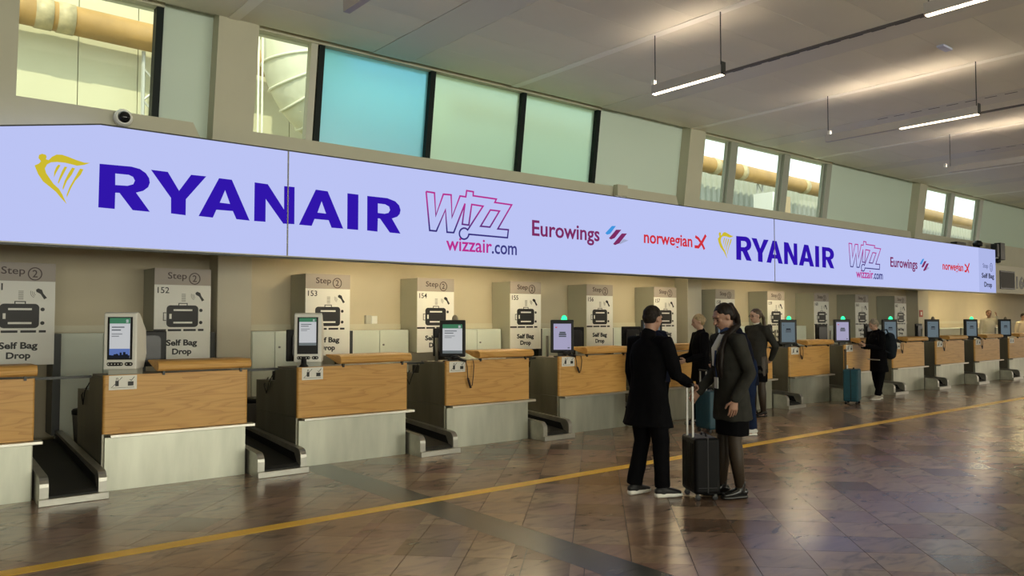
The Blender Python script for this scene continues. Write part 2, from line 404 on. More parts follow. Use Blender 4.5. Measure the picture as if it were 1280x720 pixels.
# ------------------------------------------------------------------ lower back wall, columns, bulkhead
struct(MB().box(-10, 42, YW, YW+.2, 0, 3.2).build('wall_back', BACKWALL), 'cream painted back wall behind the check-in counters')
struct(MB().box(-10, 42, YW-.025, YW, 1.455, 1.535).build('trim_1', mat('ledge', (.62, .58, .44), .5)), 'pale ledge strip running along the back wall')
struct(MB().box(-10, 42, 8.75, YW, 2.78, 2.95).build('trim_2', FASCIA), 'soffit above the staff area behind the light box')
for n, (a, b) in enumerate([(3.40, 3.85), (12.94, 13.40), (23.40, 24.07)]):
    struct(MB().box(a, b, 10.28, YW, .0, 2.78).build('wall_column', WALL, bevel=.01), ['plain column beside the sign numbered 152', 'plain column beside the sign numbered 157', 'plain column carrying the small red fire sign'][n])

# ------------------------------------------------------------------ upper leaning wall with clerestory windows
LT = .13; ZS = 3.67; ZC = 4.80
def L(x, z, off=0.): return (x, 8.45 - LT*(z-3.5) + off, z)
def lean(mb, poly, o0, o1):
    k = len(mb.v); n = len(poly)
    mb.v += [L(p[0], p[1], o0) for p in poly] + [L(p[0], p[1], o1) for p in poly]
    mb.f += [tuple(range(k, k+n)), tuple(range(k+2*n-1, k+n-1, -1))]
    for i in range(n): j = (i+1) % n; mb.f.append((k+i, k+j, k+n+j, k+n+i))
    return mb
def lbox(mb, x0, x1, z0, z1, o0, o1): return lean(mb, [(x0, z0), (x1, z0), (x1, z1), (x0, z1)], o0, o1)
up = MB()
for a, b, notch in [(.93, 2.71, 1), (3.14, 10.53, 1), (10.93, 19.06, 1), (19.44, 34, 0)]:
    up_poly = [(a, 2.9), (b, 2.9), (b, 3.30), (b-.05, 3.40), (b-.20, ZS), (a, ZS)] if notch else [(a, 2.9), (b, 2.9), (b, ZS), (a, ZS)]
    lean(up, up_poly, 0, .30)
wu = up.build('wall_upper', FASCIA); struct(wu, 'beige leaning fascia band under the high windows')
for n, (a, b) in enumerate([(-10, .93), (2.71, 3.14), (10.53, 10.93), (19.06, 19.44)]):
    o = lbox(MB(), a, b, 2.9, ZC+.06, -.02, .32).build('column_casing', FASCIA, wu)
for a, b in [(2.20, 2.71), (8.53, 10.53), (15.30, 19.06), (23.14, 34)]:
    lbox(MB(), a, b, 3.0, ZC+.06, .17, .22).build('infill_panel', INFILL, wu)
for a, b in [(.93, 2.2), (3.14, 8.53), (10.93, 15.3), (19.44, 23.14)]:
    lbox(MB(), a, b, ZC, ZC+.06, .10, .24).build('window_head', FASCIA, wu)
wins = [(.93, 2.13, 'C', .07, 0), (3.14, 3.91, 'C', .07, 0), (3.99, 5.45, 'B', .075, 0), (5.53, 6.98, 'G', .075, 0), (7.06, 8.46, 'G', .075, 0),
        (10.93, 11.86, 'C', .20, 1), (12.06, 13.57, 'C', .20, 1), (13.77, 15.14, 'C', .18, 1), (19.44, 21.12, 'C', .24, 1), (21.36, 22.94, 'C', .22, 1)]
wl = ['clear high window above the light box start, tan pipe outside', 'narrow clear high window showing the ribbed duct outside', 'blue frosted high window pane', 'greenish frosted high window right of the blue pane', 'greenish frosted high window next to the blank white infill',
      'first clear high window right of the middle column', 'second clear high window right of the middle column', 'third clear high window right of the middle column', 'first clear high window right of the far column', 'second clear high window right of the far column']
for n, (a, b, k, mw, light) in enumerate(wins):
    me = lbox(MB(), a, b, ZS-.02, ZC, .19, .20)
    w = me.build('window_%d' % (n+1), {'C': GLASSM, 'B': FROST_B, 'G': FROST_G}[k]); struct(w, wl[n])
    lbox(MB(), b, b+mw, ZS-.005, ZC, .12, .24).build('mullion', MULL_L if light else MULL, w)
    if light: lbox(MB(), b-.05, b-.03, ZS, ZC, .17, .23).build('frame_edge', MULL_L, w)
    if n == 1: lbox(MB(), b-.10, b-.02, ZS, ZC, .12, .22).build('frame_edge', mat('frame_cream', (.55, .54, .44), .5), w)
    lbox(MB(), a, b, ZS-.03, ZS+.012, .16, .24).build('sill', FASCIA, w)

# ------------------------------------------------------------------ ceiling
ceil = MB().box(-10, 42, -12, 8.75, 4.86, 5.1).build('ceiling', CEIL_S); struct(ceil, 'off-white panelled hall ceiling')
bays = []
for k in range(-1, 8):
    s0, s1 = 4.53+3.86*k, 5.06+3.86*k; bd = 6.72+3.86*k
    bays += [(s1+.008, bd-.06), (bd+.06, s0+3.86-.008)]
    st = MB().box(s0, s1, -12, 8.27, 4.80, 4.86).build('ceiling_strip', CEIL_S, ceil)
    MB().box(bd-.058, bd+.058, -12, 8.27, 4.797, 4.86).build('ceiling_band', CEIL_B, ceil)
    sl = MB()
    yy = 6.0
    while yy > -4: sl.box(s0+.10, s0+.125, yy-.16, yy, 4.7985, 4.803); yy -= .26
    sl.build('air_slot', BLACK, st)
rows = [8.27-.62*j for j in range(0, 15)]
pm = {}
for a, b in bays:
    for j in range(14):
        w = round(b-a, 3)
        if w not in pm:
            pm[w] = MB().prism([(0, 0), (.20, -.005), (.42, -.005), (.617, 0), (.617, .05), (0, .05)], 'x', 0, w).mesh('ceiling_panel')
        link('ceiling_panel', pm[w], CEIL, ceil, (a, rows[j+1], 4.806))
MB().box(-10, 42, -12, rows[14]-.01, 4.805, 4.86).build('ceiling_field', CEIL, ceil)
struct(MB().box(-10.2, -10, -12, 14, 0, 5).build('wall_left', WALL), 'plain hall wall on the left')
struct(MB().box(42, 42.2, -12, 14, 0, 5).build('wall_right', WALL), 'plain hall wall at the far end')
struct(MB().box(-10, 42, -12.2, -12, 0, 5).build('wall_front', WALL), 'plain hall wall behind the viewer')

# ------------------------------------------------------------------ outside the high windows
CREAM = mat('cladding_cream', (.66, .63, .43), .6, noise_amt=.04, nscale=1)
ob = thing('building', 'cream clad building seen through the first high window', 'building', (0, 13.3, 0))
px = -3.62
while px < 6.4:
    MB().box(px+.006, px+.834, 0, .12, 0, 9).build('panel', CREAM, ob); px += .84
MB().box(-3.7, 6.5, .06, .2, 0, 9.1).build('backing', mat('joint_dark', (.12, .11, .07), .7), ob)
PIPE = mat('tan_pipe', (.46, .27, .085), .5, noise_amt=.14, nscale=3)
pp = thing('pipe', 'large tan insulated pipe running past the windows outside', 'pipe', (0, 12.85, 0))
def pz(x): return 6.02 - .0185*x
MB().tube([(-4, 0, pz(-4)), (40, 0, pz(40))], .21, 20).build('pipe_run', PIPE, pp, smooth=True)
for x in (1.62, 1.9, 11.9, 17.2, 18.4, 21.6, 27): MB().tube([(x, 0, pz(x)), (x+.22, 0, pz(x+.22))], .222, 20).build('pipe_wrap', mat('pipe_foil', (.56, .46, .26), .45, noise_amt=.2, nscale=9), pp, smooth=True)
for x in (3.22, 15.9, 19.6, 23.4, 28.5):
    s = MB().tube([(x-.12, .1, 0), (x-.12, .1, pz(x)-.2)], .03, 6).tube([(x+.12, .1, 0), (x+.12, .1, pz(x)-.2)], .03, 6)
    z = 3.
    while z < 5.4: s.tube([(x-.12, .1, z), (x+.12, .1, z+.25)], .018, 5).tube([(x+.12, .1, z+.25), (x-.12, .1, z+.5)], .018, 5); z += .5
    s.build('trestle', mat('galvanised', (.55, .55, .50), .5, metal=.3), pp)
DUCT = mat('duct_white', (.74, .73, .56), .5, noise_amt=.06, nscale=3)
du = thing('duct', 'pale ribbed duct elbow outside the narrow clear window', 'duct', (6.05, 11.6, 5.86))
arc = [(-.93*math.cos(t), 0, -.93*math.sin(t)) for t in [math.radians(-25+9*k) for k in range(14)]]
MB().tube([(-.93, 0, 2.5)] + arc[3:] + [(1.5, 0, -.93)], .645, 22, side=(0, 1, 0)).build('elbow', DUCT, du, smooth=True)
for k in (-6, 11, 26, 39, 53, 70):
    t = math.radians(k)
    ring = [((-.93-.655*math.cos(p))*math.cos(t), .655*math.sin(p), (-.93-.655*math.cos(p))*math.sin(t)) for p in [2*math.pi*j/28 for j in range(29)]]
    MB().tube(ring, .022, 6, caps=False).build('rib', mat('duct_rib', (.80, .79, .62), .5), du, smooth=True)
for x in (-1.76, -1.70): MB().tube([(x, -.3, -5.86), (x, -.3, .6)], .016, 8).build('pole', DUCT, du, smooth=True)
fence = MB(); x = 6.7; prof = []
while x < 40:
    prof += [(x, 0), (x+.10, 0), (x+.13, .06), (x+.23, .06)]; x += .26
fence.prism(prof + [(40, .1), (6.7, .1)], 'z', 0, 5.75)
tag(fence.build('fence', mat('fence_grey', (.50, .53, .47), .5), loc=(0, 13.5, 0)), 'pale corrugated fence beneath the pipe outside', 'fence')
cabn = thing('container', 'white roof unit with a brown side outside the window', 'roof unit', (18.75, 12.0, 0))
MB().box(0, .55, 0, .6, -.006, 5.05).build('unit_body', mat('white_metal', (.85, .85, .80), .5), cabn)
MB().box(.56, .95, .05, .6, -.006, 5.0).build('unit_side', mat('brown_metal', (.45, .33, .20), .5), cabn)

# ------------------------------------------------------------------ light box with airline print
lb = thing('light_box', 'long lavender backlit sign with airline logos above the counters', 'light box', (0, YF, 0))
ZB, ZT = 2.30, 3.44
MB().box(-4, 23.1, .05, .27, ZB+.02, ZT-.62).box(1.6, 23.1, .05, .27, ZT-.7, ZT-.01).build('housing', mat('housing_grey', (.25, .24, .22), .5), lb)
def zt(x): return ZT if x >= 1.58 else ZT - (1.58-x)*.172
for a, b, m_ in [(-4, 3.42, LBOX), (3.435, 12.73, LBOX), (12.745, 22.0, LBOX), (22.0, 23.1, LBOX2)]:
    poly = [(a, ZB), (b, ZB), (b, ZT)] + ([(1.58, ZT)] if a < 0 else []) + [(a, zt(a))]
    MB().prism(poly, 'y', 0, .05).build('face_panel', m_, lb)
MB().box(-4, 23.1, -.006, .06, ZB-.012, ZB-.001).build('bottom_edge', mat('alu_edge', (.55, .55, .5), .4), lb); MB().box(-4, 23.1, .0, .06, ZB-.03, ZB-.0125).build('bottom_lip', DARKMET, lb)
ET = .012
e = MB(); e.prism([(-4, zt(-4)), (1.58, ZT), (23.1, ZT), (23.1, ZT+ET), (1.58, ZT+ET), (-4, zt(-4)+ET)], 'y', -.012, .06); e.build('top_edge', DARKMET, lb)
for x in (3.4275, 12.7375): MB().box(x-.0075, x+.0075, -.007, .05, ZB, ZT).build('joint_strip', GREYP, lb)
def tr(pts, ox, oy, sc):   # traced outline -> (x, z) on the face plane
    out = []
    for p in pts: q = on_y(ox+p[0]/sc, oy+p[1]/sc, YF); out.append((q.x, q.z))
    return out
def put(me, m_, dx=0, dz=0, name='logo_lettering', y=-.003): return link(name, me, m_, lb, (dx, y, dz))
Z1 = lambda p: tr(p, 110, 190, 6.095); Z2 = lambda p: tr(p, 310, 210, 6.095)
letters = [
 [Z1([(88,90),(78,422),(203,434),(207,310),(240,312),(340,443),(470,456),(365,310),(420,296),(458,268),(470,235),(465,200),(440,162),(395,130),(330,112)]), Z1([(207,164),(207,252),(300,258),(345,246),(357,218),(343,190),(310,174)])],
 [Z1([(480,136),(632,350),(632,468),(743,482),(745,360),(900,186),(785,174),(693,296),(607,152)])],
 [Z1([(998,200),(842,488),(950,500),(977,440),(1103,450),(1130,512),(1230,523),(1095,212)]), Z1([(1044,290),(1003,386),(1082,396)])],
 [Z2([(50,110),(46,404),(132,410),(134,235),(268,424),(352,428),(354,146),(275,138),(274,318),(150,124)])],
 [Z2([(516,165),(388,432),(484,441),(506,388),(614,398),(636,455),(724,462),(606,178)]), Z2([(560,252),(528,340),(594,348)])],
 [Z2([(757,193),(755,465),(838,472),(840,203)])],
 [Z2([(908,213),(907,476),(985,485),(988,384),(1005,385),(1080,492),(1160,500),(1095,385),(1135,372),(1155,350),(1161,320),(1150,285),(1120,254),(1060,230)]), Z2([(988,270),(988,343),(1040,349),(1070,342),(1082,320),(1074,294),(1045,277)])]]
lm = [shape_mesh('logo_letter', q) for q in letters]
for me in lm: put(me, PURPLE, name='logo_letter')
for me in lm: put(me, PURPLE, 9.99, -.02, name='logo_letter')
H = lambda p: tr(p, 40, 180, 8.0)
harp = [H([(70,110),(100,98),(138,108),(146,130),(138,152),(165,162),(200,128),(245,106),(300,108),(360,128),(440,160),(520,186),(580,190),(520,210),(450,218),(400,205),(330,188),(250,180),(190,184),(150,205),(128,245),(140,290),(180,350),(215,400),(270,450),(305,510),(345,600),(290,540),(240,480),(180,430),(110,375),(60,300),(25,215),(70,195),(88,172),(64,140)]),
        H([(262,206),(285,214),(240,290),(218,336),(222,280),(240,235)]), H([(325,226),(352,230),(310,310),(262,400),(258,385),(275,330),(300,270)]),
        H([(400,236),(430,244),(395,310),(350,370),(310,460),(305,440),(325,370),(360,300)]), H([(480,246),(514,254),(485,310),(430,370),(390,440),(348,535),(345,510),(375,430),(420,350)])]
hm = shape_mesh('harp_emblem', harp)
put(hm, GOLD, name='harp_emblem'); put(hm, GOLD, 9.99, -.02, name='harp_emblem')
# outlined airline logo, pink at the top to navy at the foot
def grad_mat():
    m = bpy.data.materials.new('print_pink_to_navy'); m.use_nodes = True; nt = m.node_tree; nt.nodes.remove(nt.nodes['Principled BSDF'])
    g = nt.nodes.new('ShaderNodeTexCoord'); sp = nt.nodes.new('ShaderNodeSeparateXYZ'); nt.links.new(g.outputs['Object'], sp.inputs[0])
    mr = nt.nodes.new('ShaderNodeMapRange'); mr.inputs[1].default_value = 2.75; mr.inputs[2].default_value = 3.08; nt.links.new(sp.outputs[2], mr.inputs[0])
    r = nt.nodes.new('ShaderNodeValToRGB'); r.color_ramp.elements[0].color = (.04, .03, .20, 1); r.color_ramp.elements[1].color = (.46, .03, .27, 1)
    nt.links.new(mr.outputs[0], r.inputs[0]); e = nt.nodes.new('ShaderNodeEmission'); nt.links.new(r.outputs[0], e.inputs[0])
    nt.links.new(e.outputs[0], nt.nodes['Material Output'].inputs[0]); return m
GRAD = grad_mat()
Wz = lambda p: tr(p, 520, 230, 7.2)
wz = MB()
ribbon(wz, Wz([(90,68),(165,80),(177,285),(245,92),(315,98),(323,300),(395,108),(447,116),(455,60),(515,70),(513,106),(722,136),(708,166),(860,188),(735,404),(830,412),(822,484),(470,452)]), .021)
ribbon(wz, Wz([(440,176),(338,438),(278,434),(264,232),(182,424),(122,418),(90,68)]), .021)
ribbon(wz, Wz([(440,176),(415,362),(474,370),(500,184),(602,200),(465,412)]), .021)
ribbon(wz, Wz([(668,234),(750,244),(664,388),(580,380)]), .021, closed=True)
ribbon(wz, Wz([(432+43*math.cos(t), 447+50*math.sin(t)) for t in [math.radians(-35-20*k) for k in range(17)]]), .021)
wm = wz.mesh('logo_outline'); put(wm, GRAD, name='logo_outline'); put(wm, GRAD, 10.22, -.02, name='logo_outline')
t1 = text_mesh('t', 'wizzair', .72, .17, .012); t2 = text_mesh('t', '.com', .42, .125, .012)
zc0 = on_y(558, 316, YF)
put(t1, PINK, 5.50, 2.47); put(t2, NAVY, 6.22, 2.465)
put(t1, PINK, 15.70, 2.46); put(t2, NAVY, 16.42, 2.455)
ew = text_mesh('t', 'Eurowings', 1.30, .285, .016)
put(ew, WINE, 6.91, 2.68); put(ew, WINE, 17.2, 2.68)
E3 = lambda p: tr(p, 650, 260, 5.333)
ch = [(SKYB, [(568,168),(612,120),(638,120),(600,172),(580,178)]), (WINE, [(592,202),(640,145),(674,145),(630,200),(606,210)]), (WINE, [(620,240),(678,170),(712,170),(660,236),(632,247)]), (SHADOWP, [(660,236),(690,208),(722,216),(668,240)])]
for m_, p in ch:
    me = shape_mesh('chevron', [E3(p)])
    put(me, m_, name='logo_chevron', y=-.003 if m_ is not SHADOWP else -.002); put(me, m_, 10.3, 0, name='logo_chevron', y=-.003 if m_ is not SHADOWP else -.002)
nw = text_mesh('t', 'norwegian', 1.18, .245, .018)
put(nw, RED, 9.18, 2.725); put(nw, RED, 19.84, 2.73)
sw = MB(); ribbon(sw, [(0, .03), (.10, .03), (.20, .12), (.30, .24)], .05); ribbon(sw, [(.02, .20), (.10, .17), (.20, .08), (.26, 0)], .045)
swm = sw.mesh('logo_cross'); put(swm, RED, 10.42, 2.77, name='logo_cross'); put(swm, RED, 21.1, 2.77, name='logo_cross')
st_ = text_mesh('t', 'Step', .34, .15, .004); put(st_, INKG, 22.25, 2.90)
rg = MB(); ribbon(rg, [(.085*math.cos(2*math.pi*k/24), .105*math.sin(2*math.pi*k/24)) for k in range(24)], .02, closed=True); put(rg.mesh('r'), INKG, 22.80, 2.965, name='step_ring')
put(text_mesh('t', '2', .07, .11, .004, True), INKG, 22.80, 2.91)
put(text_mesh('t', 'Self Bag', .80, .17, .022), INKL, 22.17, 2.63); put(text_mesh('t', 'Drop', .50, .17, .022), INKL, 22.32, 2.40)

# fascia continuing right of the light box, with a dark display and the start of a desk number
struct(MB().box(23.115, 36, YF+.02, YF+.27, 2.30, 3.05).build('wall_fascia', mat('fascia_pale', (.64, .60, .46), .6)), 'pale fascia right of the light box')
dp = thing('display', 'dark flight display on the pale fascia past the light box', 'display', (23.42, YF+.02, 2.41))
MB().box(0, 1.04, -.02, -.001, 0, .50).build('frame', BLACK, dp, bevel=.005); MB().box(.04, 1.0, -.024, -.0195, .04, .46).build('screen', mat('screen_off', (.07, .065, .06), .6, spec=.1), dp)
nb = link('desk_number', text_mesh('n', '160', .86, .36, .035), PRINT, None, (24.60, YF+.015, 2.44)); tag(nb, 'black desk number printed on the pale fascia', 'number')
sp = thing('loudspeaker', 'pair of black loudspeakers at the light box end', 'speaker', (23.2, 8.22, 3.16))
MB().box(0, .17, -.1, .06, .10, .46).build('cabinet', BLACK, sp, bevel=.015); MB().box(.24, .58, -.1, .06, .04, .5).build('cabinet', BLACK, sp, bevel=.015)
MB().box(.17, .24, -.05, .02, .05, .42).build('bracket', WHITEP, sp); MB().lathe([(.01, 0), (.07, .02), (.08, .07), (.05, .13)], (.2, -.04, -.06), 14).build('swivel', BLACK, sp, smooth=True)
dc = thing('dome_camera', 'white and black dome camera on the beige band above the light box', 'camera', L(1.83, 3.60, -.02))
MB().lathe([(.085, .0), (.085, -.05), (.070, -.075)], (0, 0, 0), 22, 'y').build('collar', WHITEP, dc, smooth=False); MB().ell((0, -.075, .0), (.058, .05, .058)).build('dome', mat('dome_glass', (.008, .008, .01), .08), dc, smooth=True)
jb = thing('junction_box', 'small beige junction box above the light box, right of frosted windows', 'box', L(8.82, 3.47, -.02))
MB().box(0, .23, -.10, -.005, .05, .22).build('case', FASCIA, jb, bevel=.006); MB().box(-.03, .20, -.08, -.005, -.01, .045).build('bracket', WHITEP, jb)
for x, lab in ((21.0, 'flat black sensor on top of the light box, far end'), (22.15, 'round black camera on top of the light box, far end')):
    t = thing('sensor', lab, 'sensor', (x, 8.2, ZT+.014))
    if x < 22: MB().box(-.28, .28, -.06, .1, 0, .07).build('case', BLACK, t, bevel=.01)
    else: MB().lathe([(.05, 0), (.05, .02), (.11, .04), (.12, .11), (.08, .17), (.02, .19)], n=16).build('case', BLACK, t, smooth=True)
fs = thing('fire_sign', 'small red fire sign on the column past the last bag drop', 'sign', (23.46, 10.277, 1.66))
MB().box(0, .2, -.012, 0, 0, .2).build('plate', mat('sign_red', (.42, .05, .03), .5), fs); MB().box(.06, .14, -.014, -.012, .05, .15).build('symbol', SIGNW, fs)
so = thing('socket', 'white power socket on the wall ledge between signs 153 and 154', 'socket', (5.70, YW, 1.538))
MB().box(0, .09, -.06, -.001, 0, .13).build('plate', mat('socket_grey', (.5, .48, .40), .5), so, bevel=.006); MB().box(.10, .20, -.05, -.001, 0, .12).build('plate', WHITEP, so, bevel=.006)

ORD = ['first', 'second', 'third', 'fourth', 'fifth', 'sixth', 'seventh', 'eighth', 'ninth', 'tenth', 'eleventh', 'twelfth', 'thirteenth']
# ------------------------------------------------------------------ bag drop sign boxes
SGX = [.87, 2.59, 4.53, 6.32, 8.12, 9.88, 11.70, 13.64, 15.54, 17.49, 19.46, 21.6]
SW, SH, SZ = .67, 1.13, 1.105
X_ = lambda p: (p-130)/375*SW
Z_ = lambda p: SH-(p-80)/610*SH
sm = {}
sm['face'] = MB().box(0, SW, -.012, 0, 0, SH*.82).mesh('f'); sm['head'] = MB().box(0, SW, -.012, 0, SH*.82+.003, SH).mesh('h')
b = MB().box(0, SW, 0, .49, 0, SH); sm['body'] = b.mesh('b', .006)
sm['step'] = text_mesh('s', 'Step', X_(340)-X_(215), .105, .006)
rr = MB(); ribbon(rr, [(X_(393)+.064*math.cos(2*math.pi*k/28), Z_(145)+.068*math.sin(2*math.pi*k/28)) for k in range(28)], .011, -.0135, True); sm['ring'] = rr.mesh('ring')
sm['two'] = text_mesh('s', '2', .05, .082, .006, True)
sm['self'] = text_mesh('s', 'Self Bag', X_(415)-X_(210), .098, .034); sm['drop'] = text_mesh('s', 'Drop', X_(378)-X_(250), .095, .034)
def rrect(x0, x1, z0, z1, r, n=5):
    out = []
    for cx, cz, a0 in ((x1-r, z1-r, 0), (x0+r, z1-r, 90), (x0+r, z0+r, 180), (x1-r, z0+r, 270)):
        for k in range(n+1): t = math.radians(a0+90*k/n); out.append((cx+r*math.cos(t), cz+r*math.sin(t)))
    return out
ic = MB(); ic.prism(rrect(X_(210), X_(420), Z_(470), Z_(325), .045), 'y', -.0145, -.012)
ribbon(ic, [(X_(290), Z_(326)), (X_(290), Z_(312)), (X_(345), Z_(312)), (X_(345), Z_(326))], .010, -.0132)
ribbon(ic, [(X_(208), Z_(375)), (X_(190), Z_(375)), (X_(190), Z_(425)), (X_(208), Z_(425))], .009, -.0132)
for zz in (358, 440): ic.prism([(X_(438)+.021*math.cos(k*.524), Z_(zz)+.021*math.sin(k*.524)) for k in range(12)], 'y', -.0145, -.012)
for a, b in ((128, 208), (220, 307), (322, 405), (420, 458)): ic.prism([(X_(a), Z_(497)), (X_(b), Z_(497)), (X_(b), Z_(483)), (X_(a), Z_(483))], 'y', -.0145, -.012)
ic.prism([(X_(a), Z_(b)) for a, b in ((400, 240), (412, 232), (432, 240), (440, 262), (460, 288), (445, 297), (425, 265), (402, 252))], 'y', -.0145, -.012)
sm['icon'] = ic.mesh('icon')
iw = MB()
for zz in (357, 440): iw.prism([(X_(255), Z_(zz+6)), (X_(380), Z_(zz+6)), (X_(380), Z_(zz-6)), (X_(255), Z_(zz-6))], 'y', -.0165, -.0144)
iw.prism([(X_(228), Z_(415)), (X_(243), Z_(415)), (X_(243), Z_(382)), (X_(228), Z_(382))], 'y', -.0165, -.0144); sm['iconw'] = iw.mesh('iconw')
ig = MB(); ih = MB()
for k in range(7): ig.prism([(X_(307), Z_(252+k*8)), (X_(334), Z_(252+k*8)), (X_(334), Z_(248+k*8)), (X_(307), Z_(248+k*8))], 'y', -.0145, -.012)
for r_ in (.028, .044, .060): ribbon(ih, [(X_(405)+r_*math.cos(math.radians(a)), Z_(258)+r_*math.sin(math.radians(a))) for a in range(160, 246, 14)], .006, -.0132)
sm['icong'] = ig.mesh('icong'); sm['wave'] = ih.mesh('wave')
leg_me = MB().box(SW+.001, SW+.08, .05, .45, -SZ+.30, SH*.30).mesh('leg')
for k, x in enumerate(SGX):
    n = 151+k
    s = thing('bag_drop_sign', '%s self bag drop sign box from the left, numbered %d' % (ORD[k], n), 'sign', (x, 10.12, SZ), group='self bag drop sign boxes')
    link('housing', sm['body'], SIGNS, s); link('face', sm['face'], SIGNW, s); link('header', sm['head'], SIGNG, s)
    link('step_lettering', sm['step'], PRINTBR, s, (X_(215), -.0132, Z_(163)))
    link('step_ring', sm['ring'], PRINTBR, s); link('step_lettering', sm['two'], PRINTBR, s, (X_(393), -.0132, Z_(166)))
    link('number', text_mesh('n', str(n), X_(225)-X_(150), .075, .006), PRINT, s, (X_(150), -.0132, Z_(246)))
    link('suitcase_pictogram', sm['icon'], PRINT, s); link('pictogram_highlight', sm['iconw'], SIGNW, s); link('tag_pictogram', sm['icong'], PRINTGR, s); link('wave_pictogram', sm['wave'], PRINTGR, s)
    link('lettering', sm['self'], PRINT, s, (X_(210), -.0132, Z_(605))); link('lettering', sm['drop'], PRINT, s, (X_(250), -.0132, Z_(663)))
    link('support_leg', leg_me, DARKMET, s)

# ------------------------------------------------------------------ check-in counters
def side_poly(): return [(.04, .535), (.04, 1.06), (.62, 1.045), (.64, .905), (1.2, .885), (1.2, .535)]
def bevel_panel():
    b = MB(); n = 4; r = .025
    pts = [(0, .04), (0, r)] + [(r-r*math.cos(math.radians(90*k/n)), r-r*math.sin(math.radians(90*k/n))) for k in range(1, n+1)] + [(1.37-r+r*math.sin(math.radians(90*k/n)), r-r*math.cos(math.radians(90*k/n))) for k in range(n+1)] + [(1.37, .04)]
    b.prism(pts, 'z', .535, 1.085); return b.mesh('front_panel')
CM = {'front_panel': (bevel_panel(), OAK),
      'base_panel': (MB().box(.025, 1.355, .02, .05, 0, .50).mesh('b'), STEEL),
      'tray_strip': (MB().box(.055, 1.43, -.065, .04, .502, .532).mesh('t', .004), steel_mat('tray_steel', (.66, .64, .56), .3, False)),
      'worktop': (MB().box(.025, 1.345, .66, 1.2, .86, .884).mesh('w'), DARKMET),
      'top_board': (MB().box(.025, 1.345, .042, .62, 1.04, 1.068).mesh('tb'), mat('top_grey', (.22, .20, .17), .5)),
      'shelf': (MB().prism([(-.085, 1.125), (-.09, 1.16), (-.075, 1.190), (-.045, 1.205), (.30, 1.205), (.30, 1.19), (.02, 1.115), (-.05, 1.108)], 'x', .46, 1.375).mesh('s', .006), OAK)}
side_l = MB().prism(side_poly(), 'x', 0, .022).mesh('sl'); plinth_l = MB().box(.004, .024, .05, 1.2, 0, .53).mesh('pl')
br = MB().box(-.01, .01, -.02, .02, 0, .045).mesh('br')
def pict_mesh():
    b = MB()
    b.prism([(.055, .035), (.085, .035), (.085, .085), (.055, .085)], 'y', -.0035, -.002)
    ribbon(b, [(.062, .085), (.064, .11), (.076, .11), (.078, .085)], .004, -.003); ribbon(b, [(.02, .02), (.115, .118)], .004, -.003)
    b.prism([(.165, .035), (.215, .035), (.215, .075), (.165, .075)], 'y', -.0035, -.002)
    ribbon(b, [(.18, .095), (.195, .085), (.222, .118)], .005, -.003); ribbon(b, [(.03, .02), (.22, .02)], .003, -.003); return b.mesh('pict')
stk = MB().box(0, .245, -.002, 0, 0, .135).mesh('stk'); pict = pict_mesh()
for i in STN:
    n = 152+i; sc = SCX[i]
    far = '' if i < 9 else ''
    lab = {-1: 'oak-fronted check-in counter cut off at the left photo edge'}.get(i, '%s whole oak-fronted check-in counter from the left, by sign %d' % (ORD[i], n) if n <= 161 else None)
    if lab is None: lab = 'second oak-fronted counter from the right photo edge' if i == 10 else 'oak-fronted counter cut by the right photo edge'
    c = thing('check_in_counter', lab, 'counter', (XI[i], YF, 0), group='check-in counters'); c.scale = (sc, 1, 1)
    for nm, (me, m_) in CM.items(): link(nm, me, m_, c)
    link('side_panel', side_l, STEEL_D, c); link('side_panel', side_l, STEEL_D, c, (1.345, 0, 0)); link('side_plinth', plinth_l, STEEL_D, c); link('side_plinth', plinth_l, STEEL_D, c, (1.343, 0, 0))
    for x in (.53, 1.29): link('bracket', br, DARKMET, c, (x, .0, 1.0685))
    st = link('sticker', stk, SIGNW, c, (.045, 0, .945)); link('pictogram', pict, PRINT, st)
    link('barrier_bar', MB().box(1.372, 1.915, .50, .53, 1.035, 1.06).mesh('bar'), DARKMET, c)

# ------------------------------------------------------------------ baggage conveyors between the counters
def rail_mesh(x0, x1):
    p = [(0, .0), (0, .155)] + [(.09-.09*math.cos(math.radians(a)), .155+.09*math.sin(math.radians(a))) for a in (20, 40, 60, 75, 90)] + [(2.25, .36), (2.25, 0)]
    return MB().prism(p, 'x', x0, x1).mesh('rail')
R1, R2 = rail_mesh(.012, .082), rail_mesh(.472, .538)
belt = MB().prism([(.02, .02), (.02, .07), (.06, .095), (2.25, .27), (2.25, .02)], 'x', .083, .471).mesh('belt'); apron = MB().box(.0, .55, -.045, -.001, 0, .062).mesh('apron', .004)
skirt = MB().prism([(.10, .10), (.16, .19), (2.2, .33), (2.2, .27)], 'x', .4655, .4715).mesh('skirt')
for i in STN[:-1]:
    n = 152+i
    lab = 'baggage conveyor right of the %s whole counter from the left' % ORD[i] if i >= 0 else 'leftmost baggage conveyor, before the first whole counter'
    if i >= 9: lab = ['conveyor beside the counter with red fire sign behind', 'rightmost baggage conveyor near the photo edge'][i-9] if i <= 10 else lab
    c = thing('baggage_conveyor', lab, 'conveyor', (XI[i]+1.37*SCX[i], 7.86, 0), group='baggage conveyors'); c.scale = (SCX[i], 1, 1)
    link('rail', R1, RAIL, c); link('rail', R2, RAIL, c); link('belt', belt, RUBBER, c); link('apron', apron, RAIL, c); link('skirt', skirt, BLACK, c)

